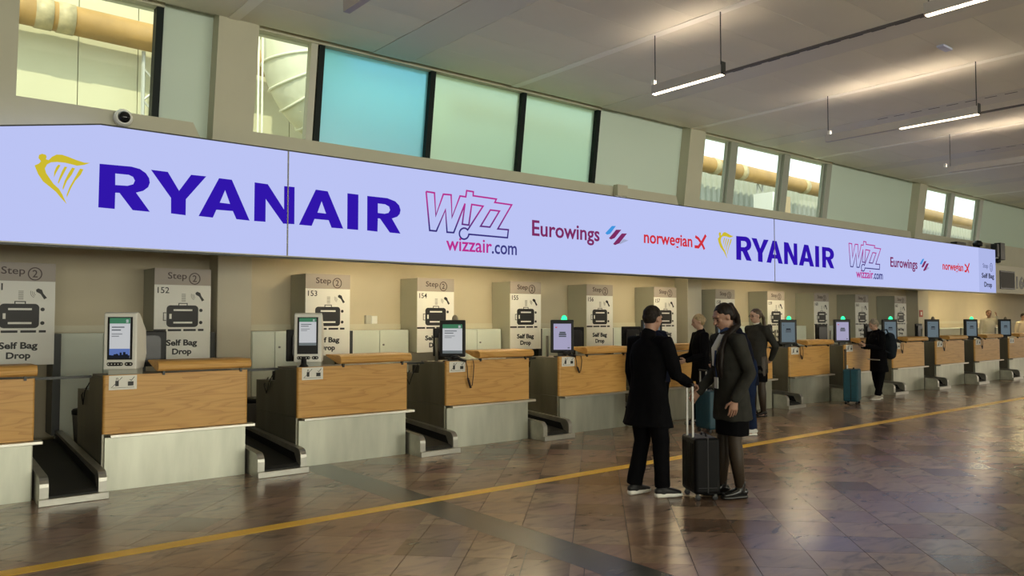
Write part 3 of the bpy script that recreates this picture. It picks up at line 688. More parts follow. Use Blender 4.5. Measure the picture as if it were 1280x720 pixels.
# ------------------------------------------------------------------ cabinets, bins and screens behind the counters
gaps = [(1.63, 2.53), (3.87, 4.50), (5.29, 6.29), (7.08, 8.08), (8.87, 9.84), (10.64, 11.66), (13.42, 13.60), (14.4, 15.5), (16.3, 17.45), (18.25, 19.42), (20.3, 21.55)]
for k, (a, b) in enumerate(gaps):
    w = b-a
    if w < .4: continue
    lab = 'white two-door cabinet right of the %s sign box from the left' % ORD[k]
    c = thing('cabinet', lab, 'cabinet', (a, 10.30, .16), group='white staff cabinets')
    MB().box(0, w, .02, .28, 0, 1.285).build('carcass', CAB, c)
    for j in (0, 1):
        d = MB().box(.004+j*w/2, w/2-.004+j*w/2, 0, .018, .02, 1.28).build('door', CAB, c, bevel=.003)
        if j: MB().lathe([(.004, 0), (.014, -.004), (.014, -.02), (.006, -.024)], (w/2+.06, 0, 1.07), 10, 'y').build('lock', GREYP, d)
lc = thing('low_cabinet', 'grey low cabinet behind the far right counters', 'cabinet', (24.6, 10.2, .0), 0)
MB().box(0, 4.5, 0, .4, 0, 1.30).build('carcass', mat('cab_grey', (.36, .37, .31), .5), lc); MB().box(-.02, 4.52, -.02, .4, 1.302, 1.33).build('top', CAB, lc)
for x, y, lab in ((1.87, 9.98, 'round grey waste bin behind the first conveyor'), (3.80, 9.98, 'round grey waste bin between the second and third counters')):
    t = thing('waste_bin', lab, 'bin', (x, y, .16))
    MB().lathe([(.12, 0), (.13, .01), (.155, .36), (.158, .38)], n=20).build('bucket', mat('bin_grey', (.19, .18, .16), .5, metal=.4), t, smooth=True)
    MB().lathe([(.162, .381), (.165, .42), (.15, .44), (.10, .445)], n=20).build('rim_liner', BLACK, t, smooth=True)
AM = {0: (.33, .79), 1: (.24, .66), 2: (.39, .82), 3: (.92, 1.33), 4: (.3, .75), 6: (.35, .8), 7: (.45, .9), 8: (.5, .95), 9: (.95, 1.3)}
for i, (a, b) in AM.items():
    t = thing('staff_monitor', 'black staff monitor seen from behind over the %s whole counter' % ORD[i], 'monitor', (XI[i]+(a+b)/2, 9.02, .885), group='staff monitors')
    w = (b-a)/2
    MB().box(-w, w, -.02, .02, .22, .60).build('screen_back', BLACK, t, bevel=.012)
    MB().prism(rrect(-w*.72, w*.72, .27, .55, .05), 'y', -.045, -.021).build('rear_cover', mat('black_soft', (.03, .03, .034), .3), t)
    MB().box(-.025, .025, -.005, .02, .01, .22).build('stand', DARKMET, t); MB().box(-.1, .1, -.08, .08, 0, .012).build('foot', DARKMET, t)

# ------------------------------------------------------------------ kiosks on the counters
SCR_W = emat('screen_white', (.50, .51, .52), 1.0); SCR_L = emat('screen_lilac', (.36, .34, .50), 1.0); SCR_D = emat('screen_dim', (.115, .15, .17), 1.0)
SCR_M = emat('screen_midtext', (.22, .23, .24), 1.0); SCR_G = emat('screen_green', (.05, .17, .09), 1.0); SCR_T = emat('screen_text', (.07, .08, .09), 1.0); SCR_B = emat('screen_blue', (.10, .16, .40), 1.0); SCR_K = emat('screen_dark', (.012, .014, .02), 1.0)
def screen_bits(par, x0, x1, z0, z1, y, kind):
    w, h = x1-x0, z1-z0
    base = {'w': SCR_W, 'l': SCR_L, 'd': SCR_D}[kind]
    s = MB().box(x0, x1, y, y+.004, z0, z1).build('screen', base, par)
    def q(a, b, c, d, m_, nm='screen_graphic'): MB().box(x0+a*w, x0+b*w, y-.0012, y-.0002, z0+c*h, z0+d*h).build(nm, m_, s)
    if kind == 'w':
        q(0, 1, .86, 1, SCR_G); q(.80, .92, .88, .96, SCR_W)
        for k, (zz, l) in enumerate(((.77, .72), (.70, .55), (.60, .62), (.545, .46))): q(.1, l, zz-.013, zz+.013, SCR_T if k < 2 else SCR_M)
        q(0, 1, 0, .10, mat('scr_foot', (.05, .06, .06), emit=(.10, .12, .13), es=1))
    else:
        q(.3, .72, .56, .62, SCR_T); q(.34, .68, .63, .69, SCR_K if kind == 'd' else SCR_T); q(.3, .72, .49, .54, SCR_T); q(.1, .2, .84, .88, RED if kind == 'l' else SCR_T)
        q(.8, .92, .05, .09, SCR_T)
    return s
def white_kiosk(i, blue):
    t = thing('white_kiosk', 'white self-service kiosk with %s on the counter before sign %d' % ('city skyline screen' if blue else 'green-topped screen', 152+i), 'kiosk', (XI[i]+.17+(.03 if i == 0 else .03), YF+.18, 1.069), math.radians(-30), 'white kiosks')
    prof = [(0, .06), (0, .60), (.05, .615), (.10, .60), (.30, .44), (.33, .20), (.24, .06)]
    MB().prism([(p[0]-.08, p[1]) for p in prof], 'x', -.15, .15).build('case', WHITEP, t, bevel=.014, seg=3)
    MB().box(-.12, .14, -.02, .16, 0, .065).build('foot', mat('kiosk_foot', (.55, .55, .48), .5), t)
    bz = MB().box(-.112, .112, -.088, -.081, .155, .565).build('bezel', BLACK, t)
    if not blue:
        screen_bits(bz, -.092, .092, .25, .555, -.0925, 'w')
    else:
        s = screen_bits(bz, -.092, .092, .17, .555, -.0925, 'w')
        MB().box(-.092, .092, -.0945, -.0936, .17, .26).build('screen_graphic', SCR_B, s)
        sk = MB(); x = -.092
        while x < .085: w = random.uniform(.01, .03); sk.box(x, min(.092, x+w), -.0955, -.0946, .17, .195+random.uniform(0, .035)); x += w
        sk.build('screen_graphic', SCR_K, s)
    for a, b in ((-.115, .03), (.045, .118)):
        p = MB().prism(rrect(a, b, .095, .130, .017), 'y', -.086, -.081).build('button_pad', BLACK, t); n = 5 if b < .04 else 2
        for k in range(n): xx = a+(b-a)*(k+.5)/n; MB().box(xx-.006, xx+.006, -.0875, -.0862, .108, .117).build('button', WHITEP, p)
white_kiosk(0, True); white_kiosk(1, False)
DK = {2: ('w', 0), 3: ('l', 1), 4: ('d', 0), 5: ('d', 0), 6: ('d', 1), 7: ('l', 1), 8: ('d', 1), 9: ('d', 0), 10: ('d', 1), 11: ('d', 0)}
GREEN = emat('beacon_green', (.03, .95, .30), 2.2); BEO = mat('beacon_off', (.25, .22, .16), .3)
for i, (k, on) in DK.items():
    lab = 'dark screen kiosk on the %s whole counter from the left' % ORD[i] if i < 10 else ('second dark kiosk from the right photo edge, green beacon lit' if i == 10 else 'dark kiosk nearest the right photo edge')
    t = thing('dark_kiosk', lab, 'kiosk', (XI[i]+.21, YF+.17, 1.069), math.radians(-38), 'dark screen kiosks')
    MB().box(-.165, .165, -.03, .05, .06, .53).build('case', BLACK, t, bevel=.012)
    screen_bits(t, -.125, .125, .105, .475, -.034, k)
    MB().box(-.06, .06, -.02, .06, .012, .06).build('neck', DARKMET, t); MB().box(-.12, .12, -.05, .11, 0, .012).build('foot', DARKMET, t)
    MB().lathe([(.042, .531), (.042, .537), (.038, .562), (.026, .585), (.008, .596)], (.03, .01, 0), 16).build('beacon', GREEN if on else BEO, t, smooth=True)
    MB().tube([(-.21, .08, 0), (-.21, .08, .30)], .02, 8).build('side_post', mat('post_grey', (.25, .25, .22), .4, metal=.6), t, smooth=True)
CORD = mat('cord_dark', (.03, .016, .013), .5)
for i in (0, 1, 2, 3, 6, 8, 9, 10):
    if i < 2: continue
    lab = 'black hand scanner with cord on the %s whole counter' % ORD[i] if i < 10 else 'black hand scanner with cord on the farthest scanner counter'
    t = thing('hand_scanner', lab, 'scanner', (XI[i]+.10, YF-.02, 1.07), 0, 'hand scanners')
    MB().tube([(-.05, -.02, .06), (.02, -.03, .065), (.06, -.03, .055)], [.022, .03, .024], 10, side=(0, 1, 0)).build('head', BLACK, t, smooth=True)
    MB().tube([(.04, -.025, .05), (.10, -.03, .03), (.16, -.03, .012)], [.02, .019, .016], 10, side=(0, 1, 0)).build('grip', BLACK, t, smooth=True)
    L_ = .33 if i == 2 else .22
    MB().tube([(.16, -.03, .01), (.19, -.02, -.06), (.20, -.02, -L_*.7), (.235, -.022, -L_), (.27, -.02, -L_*.9), (.29, -.018, -L_*.5), (.30, -.014, -.05), (.30, .0, .015)], .006, 6).build('cord', CORD, t, smooth=True)
    cl = [(.203+.012*math.cos(k*1.3)+.045*k/40, -.022+.012*math.sin(k*1.3), -L_*.62-L_*.38*k/40) for k in range(41)]
    MB().tube(cl, .005, 5).build('cord_coil', CORD, t, smooth=True)
cr = thing('card_reader', 'small black domed reader in front of the second white kiosk', 'device', (XI[1]+.10, YF+.075, 1.0855), 0)
MB().lathe([(.05, 0), (.05, .01), (.032, .03), (.028, .085), (.02, .10), (.006, .105)], n=16).build('body', BLACK, cr, smooth=True)
for i in (0, 1, 2, 3):
    t = thing('cable_box', 'small black box with loose cables behind the %s whole counter' % ORD[i], 'device', (XI[i]+.20, 9.0, .886), 0, 'cable boxes')
    MB().box(-.10, .06, -.12, .10, 0, .11).build('case', BLACK, t, bevel=.01)
    MB().tube([(-.09, -.1, .09), (-.16, -.14, .13), (-.212, -.10, .0), (-.214, -.02, -.14), (-.212, .06, -.05), (-.16, .06, .04)], .006, 6).build('cable', BLACK, t, smooth=True)

# ------------------------------------------------------------------ pendant lamps
UPL = emat('lamp_uplight', (1.0, .80, .63), 36.0); LAMP = emat('lamp_diffuser', (1.0, .80, .52), 12.0); HOUS = mat('lamp_housing', (.50, .48, .47), .5)
pl = [(2.93, [(3.6, 5.8)], [], 'grey unlit pendant end at the top photo edge'), (6.70, [(4.84, 5.78), (1.6, 2.84)], [(4.84, 5.78), (1.6, 2.84)], 'pendant lamp with lit end nearest the frosted windows'),
      (10.46, [(3.82, 5.82), (.4, 2.0)], [(3.82, 4.79), (.9, 2.0)], 'pendant lamp second from the frosted windows, unlit at its end'), (14.28, [(3.2, 5.72), (.2, 1.9)], [(.2, 1.9)], 'pendant lamp with unlit grey end at the right photo edge')]
for x, body, lit, lab in pl:
    t = thing('pendant_lamp', lab, 'lamp', (x, 5.80, 4.13), 0, 'linear pendant lamps')
    for a, b in body:
        MB().box(-.03, .03, a-5.8, b-5.8, 0, .06).box(-.03, -.024, a-5.8, b-5.8, .06, .10).box(.024, .03, a-5.8, b-5.8, .06, .10).build('housing', HOUS, t)
        MB().box(-.022, .022, a-5.8+.03, b-5.8-.03, .061, .066).build('uplight', UPL, t)
        MB().box(-.034, .034, a-5.8-.004, a-5.8+.004, -.004, .13).build('joint_plate', DARKMET, t)
        for yy in (b-5.8-.03, a-5.8+.03): MB().tube([(0, yy, .0665), (0, yy, .66)], .006, 6).build('cable', DARKMET, t)
    MB().box(-.012, .012, -9.5, body[0][0]-5.8-.005, .0, .022).build('track', mat('track_grey', (.12, .11, .11), .5), t)
    for a, b in lit: MB().box(-.024, .024, a-5.8+.01, b-5.8-.01, -.008, -.0005).build('diffuser', LAMP, t)
    MB().box(-.02, .02, -.05, -.01, .10, .16).build('clamp', WHITEP, t)
em = thing('ceiling_sensor', 'small pale rectangular emergency light on the ceiling', 'light', (9.6, 3.86, 4.74))
MB().box(-.12, .12, -.04, .04, .02, .045).build('body', mat('pale_blue', (.55, .58, .75), .4), em)
# warm strip lights over the staff area behind the light box
WARM = emat('staff_strip', (1.0, .80, .46), 60.0)
for k, (x, w) in enumerate([(5.6, 1.5), (7.6, 1.5), (11.4, 1.4), (15.6, 1.4), (25.4, 2.0), (28.5, 2.0)]):
    t = thing('strip_light', 'warm strip light hidden above the staff area', 'lamp', (x, 9.35, 2.70), 0, 'staff strip lights')
    MB().box(-w/2, w/2, -.05, .05, .03, .079).build('body', WHITEP, t); MB().box(-w/2+.02, w/2-.02, -.035, .035, .015, .0295).build('tube', WARM, t)

# ------------------------------------------------------------------ people
SKIN = mat('skin', (.36, .20, .135), .5, noise_amt=.06, nscale=12); SKIN2 = mat('skin_pale', (.44, .27, .19), .5)
def cloth(name, col, rough=.85): return mat(name, col, rough, spec=.05, noise_amt=.12, nscale=14, bump=.15, bscale=180)
BLACKC = cloth('black_cloth', (.0045, .0045, .0055)); GREYC = cloth('charcoal_wool', (.034, .034, .030)); NAVYC = cloth('navy_cloth', (.008, .010, .020)); DENIM = cloth('denim', (.012, .020, .050))
TIGHTS = mat('sheer_tights', (.038, .026, .016), .55); LEATHER = mat('black_leather', (.008, .008, .008), .25); SOLE = mat('white_sole', (.88, .87, .80), .6); SHIRT = mat('white_shirt', (.68, .68, .64), .7); SCARF = mat('blue_scarf', (.012, .035, .13), .6)
def fuse(mb, name, vox, wrinkle=0., smooth=4, scale=7.):
    me = mb.mesh(name); o = bpy.data.objects.new('tmp', me); COL.objects.link(o)
    r = o.modifiers.new('r', 'REMESH'); r.mode = 'VOXEL'; r.voxel_size = vox
    s = o.modifiers.new('s', 'SMOOTH'); s.factor = .5; s.iterations = smooth
    dg = bpy.context.evaluated_depsgraph_get(); out = bpy.data.meshes.new_from_object(o.evaluated_get(dg))
    bpy.data.objects.remove(o); bpy.data.meshes.remove(me); out.name = name
    if wrinkle:
        co = [(v.co.copy(), v.normal.copy()) for v in out.vertices]
        for v, (c, n) in zip(out.vertices, co):
            d = noise.noise(Vector((c.x*scale, c.y*scale, c.z*scale*.55))) + .5*noise.noise(Vector((c.x*scale*2.3, c.y*scale*2.3, c.z*scale*1.4)))
            v.co = c + n*d*wrinkle
    for p in out.polygons: p.use_smooth = True
    return out
def append(me, mb):
    """join the extra closed shells of mb (fingers) into the mesh"""
    bm = bmesh.new(); bm.from_mesh(me); m2 = mb.mesh('x', smooth=True); bm.from_mesh(m2); bm.to_mesh(me); bm.free(); bpy.data.meshes.remove(m2)
    for p in me.polygons: p.use_smooth = True
def hand(body, fing, wrist, d, n, s, curl=.35, k=1.):
    """wrist point, direction to knuckles, palm normal, direction towards the thumb"""
    w = Vector(wrist); d = Vector(d).normalized(); s = Vector(s); s = (s - d*s.dot(d)).normalized(); nn = d.cross(s)
    if nn.dot(Vector(n)) < 0: nn = -nn
    n = nn
    body.loft([w-d*.02*k, w+d*.03*k, w+d*.075*k], [(.026*k, .020*k), (.037*k, .017*k), (.040*k, .015*k)], side=s, n=14)
    for off, ln in ((.030, .070), (.010, .080), (-.011, .074), (-.030, .058)):
        p0 = w+d*.066*k+s*off*k; a = curl*.9; p1 = p0+(d*math.cos(a*.6)+n*math.sin(a*.6))*ln*.5*k
        p2 = p1+(d*math.cos(a*1.8)+n*math.sin(a*1.8))*ln*.36*k; p3 = p2+(d*math.cos(a*2.7)+n*math.sin(a*2.7))*ln*.26*k
        fing.loft([p0, p1, p2, p3], [.0092*k, .0088*k, .008*k, .0068*k], side=s, n=9)
    t0 = w+d*.022*k+s*.026*k; t1 = t0+(d*.55+s*.65+n*.35).normalized()*.042*k; t2 = t1+(d*.9+s*.15+n*.35).normalized()*.032*k
    fing.loft([t0, t1, t2], [.0125*k, .0105*k, .0085*k], side=n, n=9)
def mix(a, b, t): return tuple(a[i]+(b[i]-a[i])*t for i in range(3))
def person(name, label, loc, face_deg, H, P, top, bottom, hair, shoes, skin=SKIN, vox=.010, extras=None, coat_len=.70, coat_flare=1.0, group=None, fat=1.0):
    """local frame: +Y forward, +X the person's right, z up, sizes for 1.75 m then scaled"""
    t = thing(name, label, 'person', (loc[0], loc[1], loc[2] if len(loc) > 2 else 0), math.radians(face_deg-90), group)
    k = H/1.75; lean_ = P.get('lean', 0.)        # forward lean of the trunk, metres at the shoulder
    V = lambda x, y, z: (x*k, y*k, z*k)
    hipz = P.get('hip', .93)
    sh = {sx: V(sx*.178*fat, lean_, 1.425) for sx in (-1, 1)}
    for sx in (-1, 1):
        if ('sh', sx) in P: sh[sx] = V(*P[('sh', sx)])
    hip = {sx: V(sx*.092, 0, hipz) for sx in (-1, 1)}
    kn = {sx: V(*P.get(('kn', sx), (sx*.10, .02, .50))) for sx in (-1, 1)}
    an = {sx: V(*P.get(('an', sx), (sx*.105, -.01, .085))) for sx in (-1, 1)}
    el = {sx: V(*P.get(('el', sx), (sx*.235, lean_*.8-.02, 1.13))) for sx in (-1, 1)}
    wr = {sx: V(*P.get(('wr', sx), (sx*.245, lean_*.6+.06, .885))) for sx in (-1, 1)}
    hd = P.get('head', (0, lean_+.045, 1.635)); HM = Matrix.Translation(Vector(V(*hd))) @ Matrix.Rotation(math.radians(P.get('yaw', 0)), 4, 'Z') @ Matrix.Rotation(math.radians(-P.get('nod', 0)), 4, 'X') @ Matrix.Scale(k, 4)
    nb = V(0, lean_-.005, 1.455); chest = V(0, lean_*.75, 1.29); waist = V(0, lean_*.3, 1.08); pel = V(0, 0, .95)
    # ---- body: one fused skin surface
    B = MB(); Fg = MB()
    B.ell((0, -.012, .022), (.074, .094, .088), HM); B.ell((0, .020, -.035), (.058, .066, .072), HM); B.ell((0, .050, -.078), (.036, .032, .026), HM)
    B.loft([HM @ Vector((0, .078, .018)), HM @ Vector((0, .098, -.012)), HM @ Vector((0, .106, -.024))], [.008*k, .012*k, .014*k], n=10)
    for sx in (-1, 1):
        B.ell((sx*.074, -.006, -.008), (.009, .019, .030), HM, 10, 8); B.ell((sx*.030, .066, -.008), (.026, .018, .018), HM, 10, 8)
    B.ell((0, .080, -.052), (.024, .014, .010), HM, 10, 8); B.ell((0, .072, .034), (.052, .018, .014), HM, 10, 8)
    B.loft([HM @ Vector((0, -.022, -.05)), mix(HM @ Vector((0, -.022, -.05)), nb, .6), nb, mix(nb, chest, .3)], [(.050*k, .052*k), (.052*k, .052*k), (.060*k, .056*k), (.09*k, .07*k)], n=16)
    B.loft([pel, waist, chest, mix(chest, nb, .6)], [(.150*k, .105*k), (.130*k, .095*k), (.150*k, .105*k), (.105*k, .070*k)], n=20)
    for sx in (-1, 1):
        B.loft([sh[sx], mix(sh[sx], el[sx], .5), el[sx], mix(el[sx], wr[sx], .35), wr[sx]], [.042*k, .042*k, .037*k, .037*k, .025*k], side=None, n=12)
        B.loft([hip[sx], mix(hip[sx], kn[sx], .5), kn[sx], mix(kn[sx], an[sx], .3), an[sx]], [.083*k, .070*k, .050*k, .050*k, .034*k], n=14)
        fa = P.get(('foot', sx), (sx*.12, 1, 0)); fd = Vector(fa).normalized()
        a_ = Vector(an[sx]); B.loft([a_+Vector((0, 0, -.04*k))-fd*.03*k, a_+Vector((0, 0, -.05*k))+fd*.08*k, a_+Vector((0, 0, -.06*k))+fd*.15*k], [(.03*k, .03*k), (.036*k, .025*k), (.032*k, .018*k)], side=(1, 0, 0), n=12)
        hdir = P.get(('hd', sx)) or tuple(Vector(wr[sx])-Vector(el[sx]))
        hand(B, Fg, wr[sx], hdir, P.get(('hn', sx), (-sx, 0, 0)), P.get(('ht', sx), (0, 1, .1)), P.get(('curl', sx), .4), k)
    bm_ = fuse(B, 'body', vox*.75 if vox < .01 else vox*.9, smooth=3); append(bm_, Fg)
    bo = link('body', bm_, skin, t)
    # ---- face
    for sx in (-1, 1):
        MB().ell((sx*.031, .0765, -.002), (.012, .009, .0065), HM, 10, 6).build('eye', mat('eye_dark', (.03, .02, .015), .2), t, smooth=True)
        MB().tube([HM @ Vector((sx*.014, .086, .017)), HM @ Vector((sx*.032, .085, .021)), HM @ Vector((sx*.047, .074, .016))], .0035*k, 6).build('eyebrow', hair['mat'], t, smooth=True)
    MB().ell((0, .0885, -.052), (.020, .007, .006), HM, 10, 6).build('lips', mat('lips', (.30, .10, .08), .45), t, smooth=True)
    # ---- hair
    Hh = MB(); sty = hair['style']
    if sty == 'short':
        Hh.ell((0, -.026, .040), (.080, .096, .083), HM); Hh.ell((0, -.050, .0), (.074, .064, .066), HM)
    elif sty == 'bob':
        Hh.ell((0, -.030, .036), (.084, .100, .088), HM); Hh.ell((0, -.052, -.008), (.078, .070, .080), HM); Hh.ell((0, -.105, .005), (.042, .04, .045), HM)
    elif sty == 'curly':
        Hh.ell((0, -.030, .040), (.088, .100, .088), HM); Hh.ell((0, -.06, -.005), (.082, .066, .076), HM)
    else:
        Hh.ell((0, -.026, .036), (.081, .098, .085), HM); Hh.ell((0, -.055, .0), (.074, .062, .068), HM); Hh.ell((0, -.115, .055), (.036, .030, .036), HM)
        tail = [Vector(V(*q)) for q in hair['tail']]
        Hh.loft([HM @ Vector((0, -.12, .05))]+tail, [.026*k]+[.029*k]*(len(tail)-1)+[.010*k], side=None, n=12)
    ho = link('hair', fuse(Hh, 'hair', vox*.8, .004, 2, 26.), hair['mat'], t)
    # ---- lower garments
    Lw = MB()
    if bottom['kind'] == 'trousers':
        Lw.loft([V(0, 0, 1.02), pel, V(0, 0, .87)], [(.150*k, .112*k), (.168*k, .124*k), (.150*k, .115*k)], n=20)
        for sx in (-1, 1):
            w = bottom.get('w', 1.)
            Lw.loft([hip[sx], mix(hip[sx], kn[sx], .5), kn[sx], mix(kn[sx], an[sx], .5), mix(kn[sx], an[sx], .98)], [.100*k, .088*k*w, .072*k*w, .068*k*w, .066*k*w], n=16, flat=(0, 1))
        link('trousers', fuse(Lw, 'trousers', vox, .009*k), bottom['mat'], t)
    else:
        zl = bottom.get('len', .60)
        Lw.loft([V(0, 0, 1.02), pel, V(0, .005, .80), V(0, .01, zl)], [(.150*k, .112*k), (.170*k, .130*k), (.178*k, .142*k), (.174*k, .140*k)], n=22, flat=(0, 1))
        link('skirt', fuse(Lw, 'skirt', vox, .006*k), bottom['mat'], t)
        for sx in (-1, 1):
            link('tights_leg', MB().loft([hip[sx], mix(hip[sx], kn[sx], .5), kn[sx], mix(kn[sx], an[sx], .3), an[sx], mix(an[sx], V(0, 0, 0), .0)], [.094*k, .084*k, .062*k, .066*k, .042*k, .042*k], n=16).mesh('tl', smooth=True), TIGHTS, t)
    # ---- shoes
    for sx in (-1, 1):
        fd = Vector(P.get(('foot', sx), (sx*.12, 1, 0))).normalized(); a_ = Vector(an[sx]); sd = fd.cross(Vector((0, 0, 1)))
        lo = a_.z-P.get('ankle', .085)*k; sr = shoes.get('sr', .0165)
        base = Vector((a_.x, a_.y, lo)); z = lambda h: Vector((0, 0, h*k))
        S_ = MB().loft([base-fd*.045*k+z(.062), base+fd*.03*k+z(.066), base+fd*.10*k+z(.052), base+fd*.165*k+z(.042)], [(.036*k, .034*k), (.040*k, .040*k), (.045*k, .030*k), (.036*k, .020*k)], side=tuple(sd), n=14)
        S_.loft([a_-fd*.005+z(.03), a_+z(-.03)], [.044*k, .042*k], side=tuple(sd), n=12)
        so_ = link('shoe', fuse(S_, 'shoe', .007, smooth=3), shoes['mat'], t)
        MB().loft([base-fd*.05*k+z(sr), base+fd*.04*k+z(sr), base+fd*.12*k+z(sr), base+fd*.175*k+z(sr)], [(.040*k, sr*k), (.041*k, sr*k), (.049*k, sr*k), (.036*k, sr*.8*k)], side=tuple(sd), n=14).build('sole', shoes.get('sole', shoes['mat']), so_, smooth=True)
    # ---- jacket or coat
    J = MB(); f = fat; fl = coat_flare
    J.loft([V(0, .0, coat_len), mix(V(0, 0, coat_len), waist, .5), waist, chest, mix(chest, nb, .62), mix(chest, nb, .98)],
           [(.185*k*f*fl, .150*k*fl), (.178*k*f*(1+fl)/2, .142*k), (.165*k*f, .132*k), (.190*k*f, .142*k), (.172*k*f, .112*k), (.088*k, .080*k)], n=24, flat=(1, 0))
    for sx in (-1, 1):
        cuff = mix(el[sx], wr[sx], .93)
        J.loft([mix(sh[sx], (0, lean_*k, 1.40*k), .35), sh[sx], mix(sh[sx], el[sx], .5), el[sx], mix(el[sx], wr[sx], .5), cuff], [.072*k, .074*k, .066*k, .058*k, .053*k, .046*k], side=None, n=16)
    if P.get('collar', 1):
        J.loft([mix(chest, nb, .95), (nb[0], nb[1]-.008*k, nb[2]+.025*k)], [(.078*k, .075*k), (.068*k, .066*k)], n=18)
    link(top.get('name', 'jacket'), fuse(J, 'jacket', vox, .011*k, scale=8.), top['mat'], t)
    if extras: extras(t, k, V, HM, dict(sh=sh, el=el, wr=wr, nb=nb, chest=chest, waist=waist))
    return t
HAIR_D = mat('hair_dark', (.011, .007, .005), .5, spec=.2, noise_amt=.5, nscale=30, stretch=(1, 1, .2)); HAIR_G = mat('hair_grey_brown', (.018, .014, .011), .6, spec=.15, noise_amt=.5, nscale=40)
HAIR_Y = mat('hair_blonde', (.30, .22, .11), .5, noise_amt=.35, nscale=30); HAIR_L = mat('hair_light_brown', (.075, .048, .025), .5, noise_amt=.4, nscale=30); HAIR_W = mat('hair_grey', (.26, .22, .15), .6, noise_amt=.35, nscale=40)

# man in a black coat, holding the suitcase handle
def man_x(t, k, V, HM, J):
    MB().loft([(J['nb'][0], J['nb'][1]-.01, J['nb'][2]-.02), (J['nb'][0], J['nb'][1]-.005, J['nb'][2]+.035)], [(.074, .074), (.069, .070)], n=20).build('coat_collar', BLACKC, t, smooth=True)
person('person', 'person in long black coat and white-soled trainers gripping the suitcase handle', (5.50, 4.84), -8, 1.73,
       {('wr', 1): (.205, .335, 1.035), ('el', 1): (.285, .10, 1.12), ('hd', 1): (-.02, 1, -.30), ('hn', 1): (0, -.25, -1), ('ht', 1): (-1, 0, .1), ('curl', 1): 1.15,
        ('wr', -1): (-.26, .10, .90), ('yaw'): 10, 'nod': 14, 'lean': .03, ('an', 1): (.12, .07, .085), ('kn', 1): (.11, .06, .50), ('an', -1): (-.12, -.06, .085), ('foot', 1): (.30, 1, 0), ('foot', -1): (-.05, 1, 0)},
       {'mat': BLACKC, 'name': 'coat'}, {'kind': 'trousers', 'mat': BLACKC, 'w': 1.08}, {'style': 'short', 'mat': HAIR_G}, {'mat': mat('shoe_black', (.012, .012, .013), .6), 'sole': SOLE, 'sr': .026}, vox=.0085, coat_len=.655, coat_flare=1.26, fat=1.2, extras=man_x)
# woman in a charcoal blazer
def woman_x(t, k, V, HM, J):
    nb = Vector(J['nb']); ch = Vector(J['chest'])
    MB().loft([nb+Vector((0, .045, .015)), ch+Vector((0, .138*k, .05*k)), ch+Vector((0, .150*k, -.10*k))], [(.060*k, .026*k), (.055*k, .016*k), (.02*k, .008*k)], n=12).build('blouse', SHIRT, t, smooth=True)
    MB().loft([nb+Vector((0, -.002, .005)), nb+Vector((0, .01, .035))], [(.067*k, .066*k), (.062*k, .062*k)], n=18).build('scarf_band', SCARF, t, smooth=True)
    MB().loft([nb+Vector((-.012, .065*k, .0)), ch+Vector((-.02, .142*k, .03*k)), ch+Vector((-.015, .150*k, -.10*k))], [(.018*k, .014*k), (.030*k, .010*k), (.014*k, .006*k)], n=10).build('scarf_tail', SCARF, t, smooth=True)
    w = Vector(J['waist'])
    MB().tube([nb+Vector((-.05, .05, .0)), ch+Vector((-.03, .155*k, -.05)), w+Vector((-.01, .145*k, -.0))], .004, 6).build('lanyard', SCARF, t)
    MB().box(-.035, .035, -.003, .003, -.1, 0).build('badge', SHIRT, t, loc=tuple(w+Vector((-.01, .150*k, .0))))
    for sx in (-1, 1):
        MB().loft([nb+Vector((sx*.06, .035, .01)), ch+Vector((sx*.06, .118*k, .05)), ch+Vector((sx*.03, .140*k, -.12))], [(.022, .010), (.036, .010), (.008, .006)], n=10).build('lapel', GREYC, t, smooth=True)
person('person', 'person in charcoal blazer and skirt with long dark ponytail beside the black suitcase', (6.08, 4.33), 153, 1.76,
       {'ankle': .105, 'lean': .045, 'head': (0, .085, 1.625), 'nod': 24, 'yaw': 4, ('wr', -1): (-.225, .10, .89), ('el', -1): (-.25, -.04, 1.13), ('hd', -1): (.05, .12, -1), ('hn', -1): (1, -.3, 0), ('ht', -1): (.2, 1, 0), ('curl', -1): .30,
        ('wr', 1): (.20, .24, .93), ('el', 1): (.25, .03, 1.12), ('an', 1): (.085, .07, .105), ('an', -1): (-.085, -.02, .105), ('kn', 1): (.085, .05, .52), ('kn', -1): (-.085, .03, .52), ('foot', 1): (.05, 1, 0), ('foot', -1): (-.1, 1, 0)},
       {'mat': GREYC, 'name': 'blazer'}, {'kind': 'skirt', 'mat': BLACKC, 'len': .565}, {'style': 'tail', 'mat': HAIR_D, 'tail': [(-.03, -.035, 1.63), (-.062, -.03, 1.555), (-.088, .03, 1.515), (-.112, .12, 1.44), (-.125, .172, 1.32), (-.12, .175, 1.18), (-.11, .165, 1.08)]}, {'mat': LEATHER, 'sr': .022}, vox=.0085, coat_len=.70, coat_flare=1.10, fat=1.08, extras=woman_x)
